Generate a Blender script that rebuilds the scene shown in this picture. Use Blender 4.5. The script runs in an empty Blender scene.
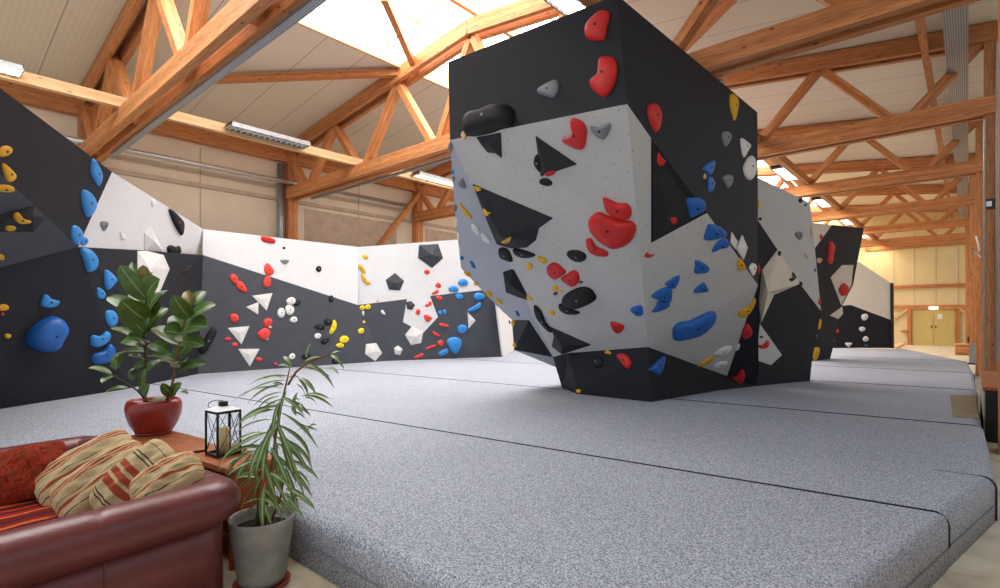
import bpy, bmesh, math, random
from mathutils import Vector, Matrix
from mathutils.geometry import tessellate_polygon
random.seed(7)
D = bpy.data
COL = bpy.context.scene.collection
# ------------------------------------------------------------------ camera model
F = 530.0; HY = 317.0; EYE = 1.6
PSI = math.atan(468 / 530.0)
CP, SP = math.cos(PSI), math.sin(PSI)
CAM = Vector((0, 0, EYE))
def ray(px, py):
    u = (px - 500) / F; v = (HY - py) / F
    return Vector((u * CP - SP, u * SP + CP, v))
def at_d(px, py, d): return CAM + ray(px, py) * d
def at_z(px, py, z): r = ray(px, py); return CAM + r * ((z - EYE) / r.z)
def at_x(px, py, x): r = ray(px, py); return CAM + r * (x / r.x)
def at_y(px, py, y): r = ray(px, py); return CAM + r * (y / r.y)
def on_pl(px, py, pl):
    p, n = pl; r = ray(px, py)
    return CAM + r * ((p - CAM).dot(n) / r.dot(n))
def plane(a, b, c):
    n = (b - a).cross(c - a).normalized()
    if n.dot(CAM - a) < 0: n = -n
    return (a, n)
def vplane(a, b): return plane(a, b, a + Vector((0, 0, 1)))

cam = D.objects.new('camera', D.cameras.new('camera')); COL.objects.link(cam)
cam.location = CAM; cam.rotation_euler = (math.pi / 2, 0, PSI)
cam.data.sensor_width = 36; cam.data.lens = F / 1000 * 36; cam.data.shift_y = 0.023
cam.data.clip_end = 300
bpy.context.scene.camera = cam

# ------------------------------------------------------------------ materials
def sr(r, g, b):
    f = lambda c: (c / 255 / 12.92) if c / 255 <= .04045 else ((c / 255 + .055) / 1.055) ** 2.4
    return (f(r), f(g), f(b), 1)
class NT:
    def __init__(s, name, rough=.6, spec=.5):
        s.m = D.materials.new(name); s.m.use_nodes = True
        s.t = s.m.node_tree; s.b = s.t.nodes['Principled BSDF']
        s.b.inputs['Roughness'].default_value = rough
        s.b.inputs['Specular IOR Level'].default_value = spec
    def n(s, typ, **kw):
        nd = s.t.nodes.new(typ)
        for k, v in kw.items():
            if k.startswith('_'): setattr(nd, k[1:], v)
            else: nd.inputs[k.replace('__', ' ')].default_value = v
        return nd
    def l(s, a, ao, b, bi): s.t.links.new(a.outputs[ao], b.inputs[bi])
    def ramp(s, src, out, stops, interp='LINEAR'):
        r = s.n('ShaderNodeValToRGB'); cr = r.color_ramp; cr.interpolation = interp
        while len(cr.elements) < len(stops): cr.elements.new(.5)
        for e, (p, c) in zip(cr.elements, stops): e.position = p; e.color = c
        s.l(src, out, r, 'Fac'); return r
    def coord(s, which, scale=(1, 1, 1), rot=(0, 0, 0)):
        tc = s.n('ShaderNodeTexCoord'); mp = s.n('ShaderNodeMapping')
        mp.inputs['Scale'].default_value = scale; mp.inputs['Rotation'].default_value = rot
        s.l(tc, which, mp, 'Vector'); return mp
    def mix(s, fac, a, b, mode='MIX'):
        mx = s.n('ShaderNodeMix', _data_type='RGBA', _blend_type=mode)
        for v, i in ((fac, 0), (a, 6), (b, 7)):
            if isinstance(v, tuple) and len(v) == 2 and hasattr(v[0], 'outputs'): s.t.links.new(v[0].outputs[v[1]], mx.inputs[i])
            else: mx.inputs[i].default_value = v
        return mx
    def bump(s, src, out, strength=.3, dist=.01):
        b = s.n('ShaderNodeBump'); b.inputs['Strength'].default_value = strength; b.inputs['Distance'].default_value = dist
        s.l(src, out, b, 'Height'); s.l(b, 'Normal', s.b, 'Normal')
def plain(name, c, rough=.5, spec=.5, metal=0, var=.0, vscale=4, bump=0):
    m = NT(name, rough, spec); m.b.inputs['Metallic'].default_value = metal
    co = m.coord('Object'); nz = m.n('ShaderNodeTexNoise', Scale=vscale, Detail=4.0); m.l(co, 'Vector', nz, 'Vector')
    lo = tuple(x * (1 - var) for x in c[:3]) + (1,); hi = tuple(min(1, x * (1 + var)) for x in c[:3]) + (1,)
    r = m.ramp(nz, 'Fac', [(.3, lo), (.7, hi)]); m.l(r, 'Color', m.b, 'Base Color')
    if bump:
        n2 = m.n('ShaderNodeTexNoise', Scale=vscale * 12, Detail=3.0); m.l(co, 'Vector', n2, 'Vector'); m.bump(n2, 'Fac', bump, .004)
    return m.m
def wood(name, c1, c2, rough=.55, knots=True):
    m = NT(name, rough, .3)
    co = m.coord('UV', (1.2, 14, 1)); nz = m.n('ShaderNodeTexNoise', Scale=2.5, Detail=5.0, Distortion=.6); m.l(co, 'Vector', nz, 'Vector')
    r = m.ramp(nz, 'Fac', [(.3, c1), (.7, c2)])
    out = (r, 'Color')
    if knots:
        k = m.coord('UV', (2.2, 6, 1)); vo = m.n('ShaderNodeTexVoronoi', Scale=1.0); m.l(k, 'Vector', vo, 'Vector')
        kr = m.ramp(vo, 'Distance', [(.05, (1, 1, 1, 1)), (.11, (0, 0, 0, 1))])
        mx = m.mix((kr, 'Color'), out, tuple(x * .22 for x in c1[:3]) + (1,)); out = (mx, 2)
        lam = m.coord('UV', (.15, 9, 1)); l2 = m.n('ShaderNodeTexNoise', Scale=1.0, Detail=0.0); m.l(lam, 'Vector', l2, 'Vector')
        lr = m.ramp(l2, 'Fac', [(.35, (.78, .78, .78, 1)), (.65, (1.1, 1.1, 1.1, 1))])
        m3 = m.mix(1.0, out, (lr, 'Color'), 'MULTIPLY'); out = (m3, 2)
    m.t.links.new(out[0].outputs[out[1]], m.b.inputs['Base Color'])
    return m.m
def board(name, c, var=.06, rough=.6, dots=(0, 0, 0, 1), dotamt=.7):
    """painted plywood with a staggered grid of bolt holes; panel UVs are metres in its own plane"""
    m = NT(name, rough, .35)
    co = m.coord('UV'); nz = m.n('ShaderNodeTexNoise', Scale=3.0, Detail=6.0, Roughness=.65); m.l(co, 'Vector', nz, 'Vector')
    lo = tuple(x * (1 - var) for x in c[:3]) + (1,); hi = tuple(min(1, x * (1 + var)) for x in c[:3]) + (1,)
    r = m.ramp(nz, 'Fac', [(.3, lo), (.7, hi)])
    c2 = m.coord('UV', (5, 5, 1), (0, 0, .785)); vo = m.n('ShaderNodeTexVoronoi', Scale=1.0, Randomness=.12, _voronoi_dimensions='2D'); m.l(c2, 'Vector', vo, 'Vector')
    kr = m.ramp(vo, 'Distance', [(.035, (dotamt,) * 3 + (1,)), (.05, (0, 0, 0, 1))])
    mx = m.mix((kr, 'Color'), (r, 'Color'), dots)
    m.t.links.new(mx.outputs[2], m.b.inputs['Base Color'])
    n2 = m.n('ShaderNodeTexNoise', Scale=60.0, Detail=3.0); m.l(co, 'Vector', n2, 'Vector'); m.bump(n2, 'Fac', .15, .003)
    return m.m
def emis(name, c, s):
    m = NT(name); m.b.inputs['Base Color'].default_value = c
    m.b.inputs['Emission Color'].default_value = c; m.b.inputs['Emission Strength'].default_value = s
    return m.m

M = {}
M['wood'] = wood('glulam spruce', sr(176, 108, 60), sr(214, 150, 96))
M['wood_pale'] = wood('pale spruce', sr(226, 176, 122), sr(240, 200, 152))
M['table'] = wood('table wood', sr(150, 82, 48), sr(190, 120, 78), .35, False)
M['orange_wood'] = wood('orange lacquered wood', sr(160, 66, 22), sr(186, 86, 34), .4, False)
M['ply'] = wood('plywood', sr(206, 176, 130), sr(222, 196, 150), .5, False)
M['dark'] = board('charcoal climbing board', sr(26, 28, 36), .1, .68, sr(110, 110, 110), .12)
M['slate'] = board('slate climbing board', sr(72, 75, 82), .1, .6, sr(130, 130, 130), .15)
M['white'] = board('white climbing board', sr(222, 222, 222), .025, .6, sr(60, 60, 60), .35)
M['pale'] = board('pale grey climbing board', sr(198, 198, 196), .03, .6, sr(50, 50, 50), .6)
M['bluegrey'] = board('light blue grey climbing board', sr(186, 190, 202), .03, .6, sr(90, 90, 90), .3)
M['cream'] = board('cream climbing board', sr(226, 220, 206), .04, .6, sr(60, 60, 60), .5)
M['blackvol'] = plain('black volume grit', sr(36, 37, 41), .6, .35, var=.3, vscale=9, bump=.3)
M['greyvol'] = plain('slate volume grit', sr(66, 68, 74), .7, .3, var=.15, vscale=9, bump=.3)
M['whitevol'] = plain('white volume grit', sr(222, 220, 216), .7, .3, var=.04, vscale=9, bump=.3)
M['creamvol'] = plain('cream volume grit', sr(224, 214, 196), .7, .3, var=.05, vscale=9, bump=.3)
M['red'] = plain('red hold resin', sr(204, 38, 34), .5, .4, var=.08, vscale=9, bump=.25)
M['coral'] = plain('coral hold resin', sr(232, 70, 58), .5, .4, var=.06, vscale=9, bump=.25)
M['blue'] = plain('blue hold resin', sr(22, 98, 180), .42, .5, var=.08, vscale=9, bump=.2)
M['sky'] = plain('sky blue hold resin', sr(50, 142, 214), .42, .5, var=.08, vscale=9, bump=.2)
M['yellow'] = plain('yellow hold resin', sr(226, 170, 20), .5, .4, var=.1, vscale=9, bump=.25)
M['lemon'] = plain('lemon hold resin', sr(244, 212, 30), .5, .4, var=.08, vscale=9, bump=.25)
M['black'] = plain('black hold resin', sr(20, 20, 22), .6, .35, var=.2, vscale=9, bump=.2)
M['grey'] = plain('grey hold resin', sr(124, 126, 132), .5, .4, var=.12, vscale=9, bump=.25)
M['whiteh'] = plain('white hold resin', sr(232, 230, 226), .5, .4, var=.04, vscale=9, bump=.25)
M['tan'] = plain('tan wooden hold', sr(206, 170, 126), .5, .4, var=.06, vscale=9)
M['purple'] = plain('purple hold resin', sr(70, 52, 110), .5, .4, var=.06, vscale=9)
M['bolt'] = plain('dark bolt steel', sr(30, 30, 32), .35, .5, .6)
M['galv'] = plain('galvanised steel', sr(150, 156, 160), .4, .5, .7, var=.12, vscale=12)
M['pipe'] = plain('brushed steel pipe', sr(200, 202, 204), .3, .5, .8, var=.05)
M['blackmetal'] = plain('black painted metal', sr(20, 20, 20), .45, .5)
M['whitemetal'] = plain('white painted metal', sr(228, 228, 224), .5, .4)
M['sign'] = plain('white card', sr(235, 235, 232), .6, .3)
M['leather'] = plain('oxblood leather', sr(104, 44, 42), .34, .6, var=.16, vscale=5, bump=.25)
M['terracotta'] = plain('red glazed ceramic', sr(150, 46, 36), .3, .6, var=.1, vscale=6)
M['zinc'] = plain('weathered zinc grey pot', sr(146, 144, 138), .5, .4, .15, var=.28, vscale=7, bump=.2)
M['saucer'] = plain('brick red plastic', sr(150, 60, 48), .5, .4)
M['soil'] = plain('potting soil', sr(50, 38, 28), .9, .1, var=.5, vscale=40, bump=.8)
M['stem'] = plain('brown stem bark', sr(126, 86, 58), .7, .2, var=.2, vscale=20)
M['stemg'] = plain('dark green stem', sr(76, 74, 40), .7, .2, var=.2, vscale=20)
M['candle'] = plain('ivory wax', sr(236, 214, 160), .5, .4)
M['panel_grey'] = plain('grey melamine', sr(190, 188, 180), .5, .4)
M['black_cloth'] = plain('black nylon', sr(20, 20, 22), .8, .2, var=.2)
def glass():
    m = NT('clear glass', .02); m.b.inputs['Transmission Weight'].default_value = 1
    m.b.inputs['Base Color'].default_value = (.95, .98, 1, 1); m.b.inputs['IOR'].default_value = 1.05
    return m.m
M['glass'] = glass()
def perforated():
    m = NT('perforated galvanised sheet', .4, .5); m.b.inputs['Metallic'].default_value = .6
    co = m.coord('Object', (30, 30, 30)); vo = m.n('ShaderNodeTexVoronoi', Scale=1.0, Randomness=.1); m.l(co, 'Vector', vo, 'Vector')
    r = m.ramp(vo, 'Distance', [(.28, sr(60, 66, 72)), (.36, sr(176, 182, 186))]); m.l(r, 'Color', m.b, 'Base Color'); return m.m
M['perf'] = perforated()
M['unlit'] = plain('unlit lamp reflector', sr(150, 150, 150), .4, .5, .3)
def leafmat(name, top, under, line=.06):
    m = NT(name, .35, .5)
    geo = m.n('ShaderNodeNewGeometry')
    co = m.coord('UV'); sx = m.n('ShaderNodeSeparateXYZ'); m.l(co, 'Vector', sx, 'Vector')
    mid = m.n('ShaderNodeMath', _operation='SUBTRACT'); m.l(sx, 'X', mid, 0); mid.inputs[1].default_value = .5
    ab = m.n('ShaderNodeMath', _operation='ABSOLUTE'); m.l(mid, 0, ab, 0)
    nz = m.n('ShaderNodeTexNoise', Scale=14.0, Detail=3.0); tc = m.coord('Object'); m.l(tc, 'Vector', nz, 'Vector')
    r = m.ramp(nz, 'Fac', [(.35, tuple(x * .6 for x in top[:3]) + (1,)), (.7, top)])
    lr = m.ramp(ab, 0, [(0.0, (1, 1, 1, 1)), (line, (0, 0, 0, 1))])
    a = m.mix((lr, 'Color'), (r, 'Color'), under)
    b = m.mix((geo, 'Backfacing'), (a, 2), under)
    m.t.links.new(b.outputs[2], m.b.inputs['Base Color'])
    return m.m
M['ficus'] = leafmat('rubber plant leaf', sr(84, 118, 44), sr(176, 188, 156), .03)  # underside tone lightened, painting in light from behind
M['ficus2'] = leafmat('young rubber plant leaf', sr(134, 118, 44), sr(150, 150, 90), .03)
M['drac'] = leafmat('narrow leaf', sr(104, 134, 66), sr(186, 200, 150), .14)
def matfab():
    m = NT('grey felt mat cover', .95, .1)
    co = m.coord('Object'); nz = m.n('ShaderNodeTexNoise', Scale=95.0, Detail=2.0, Roughness=.85); m.l(co, 'Vector', nz, 'Vector')
    r = m.ramp(nz, 'Fac', [(.34, sr(92, 96, 106)), (.5, sr(162, 166, 177)), (.66, sr(216, 219, 226))])
    n2 = m.n('ShaderNodeTexNoise', Scale=.8, Detail=3.0); m.l(co, 'Vector', n2, 'Vector')
    r2 = m.ramp(n2, 'Fac', [(.3, (.93, .93, .93, 1)), (.7, (1, 1, 1, 1))])
    mx = m.mix(1.0, (r, 'Color'), (r2, 'Color'), 'MULTIPLY'); m.t.links.new(mx.outputs[2], m.b.inputs['Base Color'])
    m.bump(nz, 'Fac', .3, .004)
    return m.m
M['mat'] = matfab()
M['patch'] = plain('brown mat patch', sr(150, 138, 112), .95, .1, var=.08, vscale=30)
M['piping'] = plain('pale piping', sr(120, 123, 128), .8, .2)
def ceilmat():
    m = NT('ribbed roof panel', .6, .3)
    co = m.coord('UV'); sx = m.n('ShaderNodeSeparateXYZ'); m.l(co, 'Vector', sx, 'Vector')
    w = m.n('ShaderNodeMath', _operation='FRACT'); sc = m.n('ShaderNodeMath', _operation='MULTIPLY'); sc.inputs[1].default_value = .93
    m.l(sx, 'Y', sc, 0); m.l(sc, 0, w, 0)
    seam = m.ramp(w, 0, [(0.0, (1, 1, 1, 1)), (.022, (0, 0, 0, 1))])
    rb = m.n('ShaderNodeMath', _operation='MULTIPLY'); rb.inputs[1].default_value = 60.0; m.l(sx, 'Y', rb, 0)
    sn = m.n('ShaderNodeMath', _operation='SINE'); m.l(rb, 0, sn, 0)
    rr = m.ramp(sn, 0, [(.0, sr(222, 212, 192)), (1.0, sr(227, 217, 197))])
    mx = m.mix((seam, 'Color'), (rr, 'Color'), sr(96, 90, 82)); m.t.links.new(mx.outputs[2], m.b.inputs['Base Color'])
    m.bump(sn, 0, .1, .003)
    return m.m
M['roof'] = ceilmat()
def concrete(name, c, var=.12, sc=1.2):
    m = NT(name, .85, .2)
    co = m.coord('Object'); nz = m.n('ShaderNodeTexNoise', Scale=sc, Detail=9.0, Roughness=.7); m.l(co, 'Vector', nz, 'Vector')
    r = m.ramp(nz, 'Fac', [(.3, tuple(x * (1 - var) for x in c[:3]) + (1,)), (.7, tuple(x * (1 + var) for x in c[:3]) + (1,))])
    m.l(r, 'Color', m.b, 'Base Color'); m.bump(nz, 'Fac', .2, .01); return m.m
M['conc'] = concrete('painted concrete wall', sr(222, 208, 188), .05)
M['concdark'] = concrete('raw concrete', sr(188, 170, 152), .2, 2.5)
M['endwall'] = concrete('cream boarded wall', sr(224, 208, 164), .03)
M['doorc'] = plain('cream painted door', sr(204, 184, 118), .5, .4, var=.04, vscale=2)
def floormat():
    m = NT('worn pale floor', .6, .3)
    co = m.coord('Object', (1, 1, 1)); nz = m.n('ShaderNodeTexNoise', Scale=1.6, Detail=9.0, Roughness=.65, Distortion=.8); m.l(co, 'Vector', nz, 'Vector')
    r = m.ramp(nz, 'Fac', [(.3, sr(176, 160, 132)), (.5, sr(214, 198, 170)), (.7, sr(234, 220, 192))])
    m.l(r, 'Color', m.b, 'Base Color'); return m.m
M['floor'] = floormat()
def stripes(name, stops, axis='X', scale=1.0, noise=.35):
    m = NT(name, .9, .15)
    co = m.coord('UV'); sx = m.n('ShaderNodeSeparateXYZ'); m.l(co, 'Vector', sx, 'Vector')
    ml = m.n('ShaderNodeMath', _operation='MULTIPLY'); ml.inputs[1].default_value = scale; m.l(sx, axis, ml, 0)
    fr = m.n('ShaderNodeMath', _operation='FRACT'); m.l(ml, 0, fr, 0)
    r = m.ramp(fr, 0, stops, 'CONSTANT')
    c2 = m.coord('UV', (30, 120, 1) if axis == 'Y' else (120, 30, 1)); nz = m.n('ShaderNodeTexNoise', Scale=1.0, Detail=2.0); m.l(c2, 'Vector', nz, 'Vector')
    r2 = m.ramp(nz, 'Fac', [(.3, (1 - noise,) * 3 + (1,)), (.7, (1.08,) * 3 + (1,))])
    mx = m.mix(1.0, (r, 'Color'), (r2, 'Color'), 'MULTIPLY'); m.t.links.new(mx.outputs[2], m.b.inputs['Base Color'])
    m.bump(nz, 'Fac', .4, .004)
    return m.m
kb, kr, kd = sr(200, 176, 132), sr(168, 78, 52), sr(58, 46, 38)
M['kilim1'] = stripes('cream and rust kilim', [(0, kb), (.16, kr), (.2, kb), (.23, kr), (.27, kb), (.3, kr), (.33, kb), (.52, kd), (.535, kb), (.6, kr), (.66, kb), (.8, kd), (.82, kb)], 'X', 1.0, .25)
M['kilim2'] = stripes('cream kilim with cross bands', [(0, kb), (.12, kd), (.135, kb), (.16, kd), (.175, kb), (.27, kr), (.36, kb), (.4, kr), (.48, kb), (.52, kr), (.6, kb), (.7, kd), (.715, kb), (.75, kd), (.765, kb), (.9, kd), (.91, kb)], 'Y', 1.0, .25)
M['redkilim'] = stripes('dark red kilim', [(0, sr(112, 26, 16)), (.2, sr(140, 50, 24)), (.3, sr(86, 24, 18)), (.5, sr(124, 34, 18)), (.62, sr(70, 44, 24)), (.7, sr(130, 30, 18)), (.9, sr(96, 22, 16))], 'Y', 1.6, .5)
def paisley():
    m = NT('dark red patterned kilim', .9, .15); co = m.coord('UV', (9, 7, 1)); nz = m.n('ShaderNodeTexNoise', Scale=1.0, Detail=6.0, Distortion=1.8, Roughness=.65); m.l(co, 'Vector', nz, 'Vector')
    r = m.ramp(nz, 'Fac', [(.3, sr(58, 30, 20)), (.42, sr(128, 32, 20)), (.5, sr(166, 62, 34)), (.56, sr(108, 28, 18)), (.66, sr(120, 92, 50)), (.75, sr(90, 26, 18))]); m.l(r, 'Color', m.b, 'Base Color'); m.bump(nz, 'Fac', .4, .004); return m.m
M['redkilim'] = paisley()
M['throw'] = stripes('red and orange striped throw', [(0, sr(128, 26, 20)), (.12, sr(206, 96, 50)), (.2, sr(96, 20, 20)), (.34, sr(188, 52, 26)), (.42, sr(60, 24, 24)), (.5, sr(150, 30, 20)), (.66, sr(214, 110, 64)), (.72, sr(110, 22, 18)), (.9, sr(72, 30, 24))], 'X', 3.0, .3)
M['skyglass'] = emis('frosted skylight glazing', (.93, .97, 1, 1), 8.5)
M['lampon'] = emis('lit lamp diffuser', (1, .93, .8, 1), 9.0)
M['exit'] = emis('lit exit sign face', (.95, 1, .95, 1), 2.0)

# ------------------------------------------------------------------ object helpers
def mesh_obj(name, verts, faces, mat, parent=None, uvs=None, smooth=False, origin=None):
    me = D.meshes.new(name)
    o3 = Vector(origin) if origin is not None else Vector((0, 0, 0))
    me.from_pydata([tuple(Vector(v) - o3) for v in verts], [], faces)
    if uvs is not None:
        ul = me.uv_layers.new(name='UVMap'); k = 0
        for fi, f in enumerate(faces):
            for j in range(len(f)): ul.data[k].uv = uvs[fi][j]; k += 1
    me.materials.append(mat)
    if smooth: me.polygons.foreach_set('use_smooth', [True] * len(me.polygons))
    me.update()
    o = D.objects.new(name, me); COL.objects.link(o)
    o.location = o3
    if parent:
        q = parent; w0 = Vector((0, 0, 0))
        while q is not None: w0 = w0 + q.location; q = q.parent
        o.parent = parent; o.location = o3 - w0
    return o
def tag(o, label=None, cat=None, group=None, kind=None):
    if label: o['label'] = label
    if cat: o['category'] = cat
    if group: o['group'] = group
    if kind: o['kind'] = kind
    return o
def empty(name, loc, label, cat, group=None):
    o = D.objects.new(name, None); COL.objects.link(o); o.location = loc; o.empty_display_size = .2
    return tag(o, label, cat, group)
class MB:
    """collects boxes, bars, tubes and lathes into one mesh with metric UVs"""
    def __init__(s): s.v = []; s.f = []; s.u = []
    def bar(s, p0, p1, w, h, up=(0, 0, 1), endcut=None):
        p0, p1 = Vector(p0), Vector(p1); d = (p1 - p0); L = d.length; d.normalize()
        up = Vector(up); side = d.cross(up)
        if side.length < 1e-4: side = d.cross(Vector((0, 1, 0)))
        side.normalize(); up2 = side.cross(d).normalized()
        b = len(s.v)
        for p in (p0, p1):
            for a, c in ((-1, -1), (1, -1), (1, 1), (-1, 1)): s.v.append(p + side * a * w / 2 + up2 * c * h / 2)
        r = random.random() * 7
        for i in range(4):
            j = (i + 1) % 4
            s.f.append((b + i, b + j, b + 4 + j, b + 4 + i)); wd = w if i % 2 == 0 else h
            o = r + i * .37
            s.u.append([(r, o), (r, o + wd), (r + L, o + wd), (r + L, o)])
        s.f.append((b + 3, b + 2, b + 1, b)); s.u.append([(0, 0), (w, 0), (w, h), (0, h)])
        s.f.append((b + 4, b + 5, b + 6, b + 7)); s.u.append([(0, 0), (w, 0), (w, h), (0, h)])
        return s
    def box(s, lo, hi):
        lo, hi = Vector(lo), Vector(hi); sz = hi - lo; c = (lo + hi) / 2
        ax = max(range(3), key=lambda i: sz[i]); d = Vector((0, 0, 0)); d[ax] = sz[ax] / 2
        if ax == 2: return s.bar(c - d, c + d, sz.x, sz.y, up=(0, 1, 0))
        if ax == 1: return s.bar(c - d, c + d, sz.x, sz.z)
        return s.bar(c - d, c + d, sz.y, sz.z)
    def tube(s, pts, r, n=8, cap=True):
        pts = [Vector(p) for p in pts]; b = len(s.v); N = len(pts); prev = None; L = 0
        for i, p in enumerate(pts):
            t = (pts[min(i + 1, N - 1)] - pts[max(i - 1, 0)]).normalized()
            a = prev if prev else (Vector((0, 0, 1)) if abs(t.z) < .9 else Vector((1, 0, 0)))
            a = (a - t * a.dot(t)).normalized(); prev = a; bb = t.cross(a)
            rr = r[i] if isinstance(r, (list, tuple)) else r
            for k in range(n):
                q = 2 * math.pi * k / n; s.v.append(p + (a * math.cos(q) + bb * math.sin(q)) * rr)
        for i in range(N - 1):
            for k in range(n):
                k2 = (k + 1) % n; s.f.append((b + i * n + k, b + i * n + k2, b + (i + 1) * n + k2, b + (i + 1) * n + k))
                s.u.append([(k / n, i), ((k + 1) / n, i), ((k + 1) / n, i + 1), (k / n, i + 1)])
        if cap:
            s.f.append(tuple(b + k for k in reversed(range(n)))); s.u.append([(0, 0)] * n)
            s.f.append(tuple(b + (N - 1) * n + k for k in range(n))); s.u.append([(0, 0)] * n)
        return s
    def lathe(s, c, prof, n=40):
        c = Vector(c); b = len(s.v); N = len(prof)
        for r, z in prof:
            for k in range(n):
                q = 2 * math.pi * k / n; s.v.append(c + Vector((r * math.cos(q), r * math.sin(q), z)))
        for i in range(N - 1):
            for k in range(n):
                k2 = (k + 1) % n; s.f.append((b + i * n + k, b + i * n + k2, b + (i + 1) * n + k2, b + (i + 1) * n + k))
                s.u.append([(k / n, i / N), ((k + 1) / n, i / N), ((k + 1) / n, (i + 1) / N), (k / n, (i + 1) / N)])
        return s
    def poly(s, pts, uv=None):
        b = len(s.v); s.v += [Vector(p) for p in pts]; s.f.append(tuple(range(b, b + len(pts))))
        s.u.append(uv or [(0, 0)] * len(pts)); return s
    def build(s, name, mat, parent=None, smooth=False, bevel=0, origin=None):
        if origin is None:
            xs = [v.x for v in s.v]; ys = [v.y for v in s.v]; zs = [v.z for v in s.v]
            origin = ((min(xs) + max(xs)) / 2, (min(ys) + max(ys)) / 2, min(zs))
        o = mesh_obj(name, s.v, s.f, mat, parent, s.u, smooth, origin)
        if bevel:
            md = o.modifiers.new('bevel', 'BEVEL'); md.width = bevel; md.segments = 3; md.limit_method = 'ANGLE'
            o.data.polygons.foreach_set('use_smooth', [True] * len(o.data.polygons))
        return o
# ------------------------------------------------------------------ the hall: floor, walls, roof
TY = [3.21 + 5.39 * k for k in range(-1, 7)]; TY[1] = 3.15        # truss rows
XL, XR, XC = -17.0, 0.3, -8.4
YE = 38.4
def st(o): return tag(o, kind='structure')
st(MB().box((-18, -6, -.1), (11, YE + .3, 0)).build('floor', M['floor']))
def roofz(x): return 8.3 - .12 * abs(x - XC)
def slab(x0, x1, name):
    z0, z1 = roofz(x0), roofz(x1); ya, yb = -6, YE
    v = [(x0, ya, z0), (x1, ya, z1), (x1, yb, z1), (x0, yb, z0), (x0, ya, z0 + .12), (x1, ya, z1 + .12), (x1, yb, z1 + .12), (x0, yb, z0 + .12)]
    f = [(3, 2, 1, 0), (4, 5, 6, 7), (0, 1, 5, 4), (1, 2, 6, 5), (2, 3, 7, 6), (3, 0, 4, 7)]
    u = [[(v[i][0], v[i][1]) for i in ff] for ff in f]
    return st(mesh_obj(name, v, f, M['roof'], None, u))
slab(XL - .3, -10.8, 'ceiling'); slab(-6.0, XR + .6, 'ceiling')
# skylight: frosted panes in a timber frame either side of the ridge
for sgn, n in ((-1, 1), (1, 2)):
    xe = XC + sgn * 2.4; ze = roofz(xe) + .35; zr = roofz(XC) + .38
    g = MB().poly([(xe, -6, ze), (XC, -6, zr), (XC, YE, zr), (xe, YE, ze)]) if sgn < 0 else MB().poly([(XC, -6, zr), (xe, -6, ze), (xe, YE, ze), (XC, YE, zr)])
    w = st(g.build('window_%d' % n, M['skyglass']))
    b = MB(); y = -5.5
    while y < YE:
        b.bar((xe, y, ze - .04), (XC, y, zr - .04), .035, .05); y += 2.695
    b.build('glazing_bar', M['wood_pale'], w)
    xm = (xe + XC) / 2; b = MB(); b.bar((xm, -6, (ze + zr) / 2 - .06), (xm, YE, (ze + zr) / 2 - .06), .035, .04); b.build('middle_rail', M['wood_pale'], w)
    k = MB().box((xe - .04, -6, roofz(xe) - .1), (xe + .04, YE, ze + .02)); st(k.build('trim_%d' % n, M['wood_pale']))
r = MB().bar((XC, -6, roofz(XC) + .28), (XC, YE, roofz(XC) + .28), .12, .22); st(r.build('trim_3', M['wood_pale']))
# left wall with concrete fields
wl = st(MB().box((XL - .3, -6, 0), (XL, YE, 7.4)).build('wall_left', M['conc']))
b = MB(); b.box((XL, -6, 5.42), (XL + .06, YE, 5.54)); tag(b.build('ledge', M['concdark'], wl))
for k in range(len(TY) - 1):
    y0, y1 = TY[k] + .55, TY[k + 1] - .95
    if k != 2 - 1:
        MB().box((XL, y0, .6), (XL + .012, y1, 5.3)).build('concrete_field', M['concdark'], wl)
    ym = (TY[k] + TY[k + 1]) / 2
    MB().box((XL, ym - .012, .2), (XL + .014, ym + .012, 6.6)).build('wall_joint', M['concdark'], wl)
MB().box((XL, -6, 6.7), (XL + .22, YE, 7.1)).build('wall_beam', M['wood'], wl)
MB().box((XL, -6, 7.12), (XL + .3, YE, 7.4)).build('wall_beam', M['wood'], wl)
we = st(MB().box((XL - .3, YE, 0), (11, YE + .3, 8.6)).build('wall_back', M['endwall']))
for z0, z1 in ((3.25, 3.42), (5.55, 5.75), (2.05, 2.27)):
    MB().box((-4.6, YE - .14, z0), (.5, YE, z1)).build('wall_beam', M['wood'], we)
for i in range(12):
    x = -8 + i * .95; MB().box((x, YE - .012, 2.3), (x + .02, YE, 7.5)).build('board_joint', M['concdark'], we)
wr = st(MB().box((9, -6, 0), (9.3, YE, 7)).build('wall_right', M['conc']))
# double door at the far end
def dx(px, y=YE): return at_y(px, 330, y).x
xa, xm, xb = dx(912), dx(933.5), dx(955)
dr = st(MB().box((xa, YE - .03, 0), (xm - .01, YE, 2.0)).build('door_1', M['doorc']))
MB().box((xm + .01, YE - .03, 0), (xb, YE, 2.0)).build('door_leaf', M['doorc'], dr)
for s in (-.09, .09):
    MB().box((xm + s - .02, YE - .09, .98), (xm + s + .02, YE - .03, 1.12)).build('door_handle', M['blackmetal'], dr)
for x in (xa - .12, xb + .12):
    st(MB().box((x - .09, YE - .16, 0), (x + .09, YE, 2.05)).build('trim_4' if x < xm else 'trim_5', M['wood']))
for x0, x1 in ((xa - .2, xa - .9), (xb + .2, xb + .8)):
    MB().bar((x0, YE - .1, 2.08), (x1, YE - .1, 1.4), .1, .12).build('corner_brace', M['wood_pale'], we)
p = at_y(933.5, 308, YE - .2)
es = MB().box((p.x - .2, YE - .22, p.z - .07), (p.x + .2, YE - .15, p.z + .07)).build('exit_sign', M['exit'])
tag(es, 'small lit white sign box above the cream double door', 'sign')
p = at_y(940, 316.5, YE - .03)
tag(MB().box((p.x - .1, YE - .04, p.z - .14), (p.x + .1, YE - .031, p.z + .14)).build('paper_notice', M['sign']), 'white paper notice taped to the right leaf of the cream double door', 'notice')
p = at_y(906, 331, YE - .2)
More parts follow.
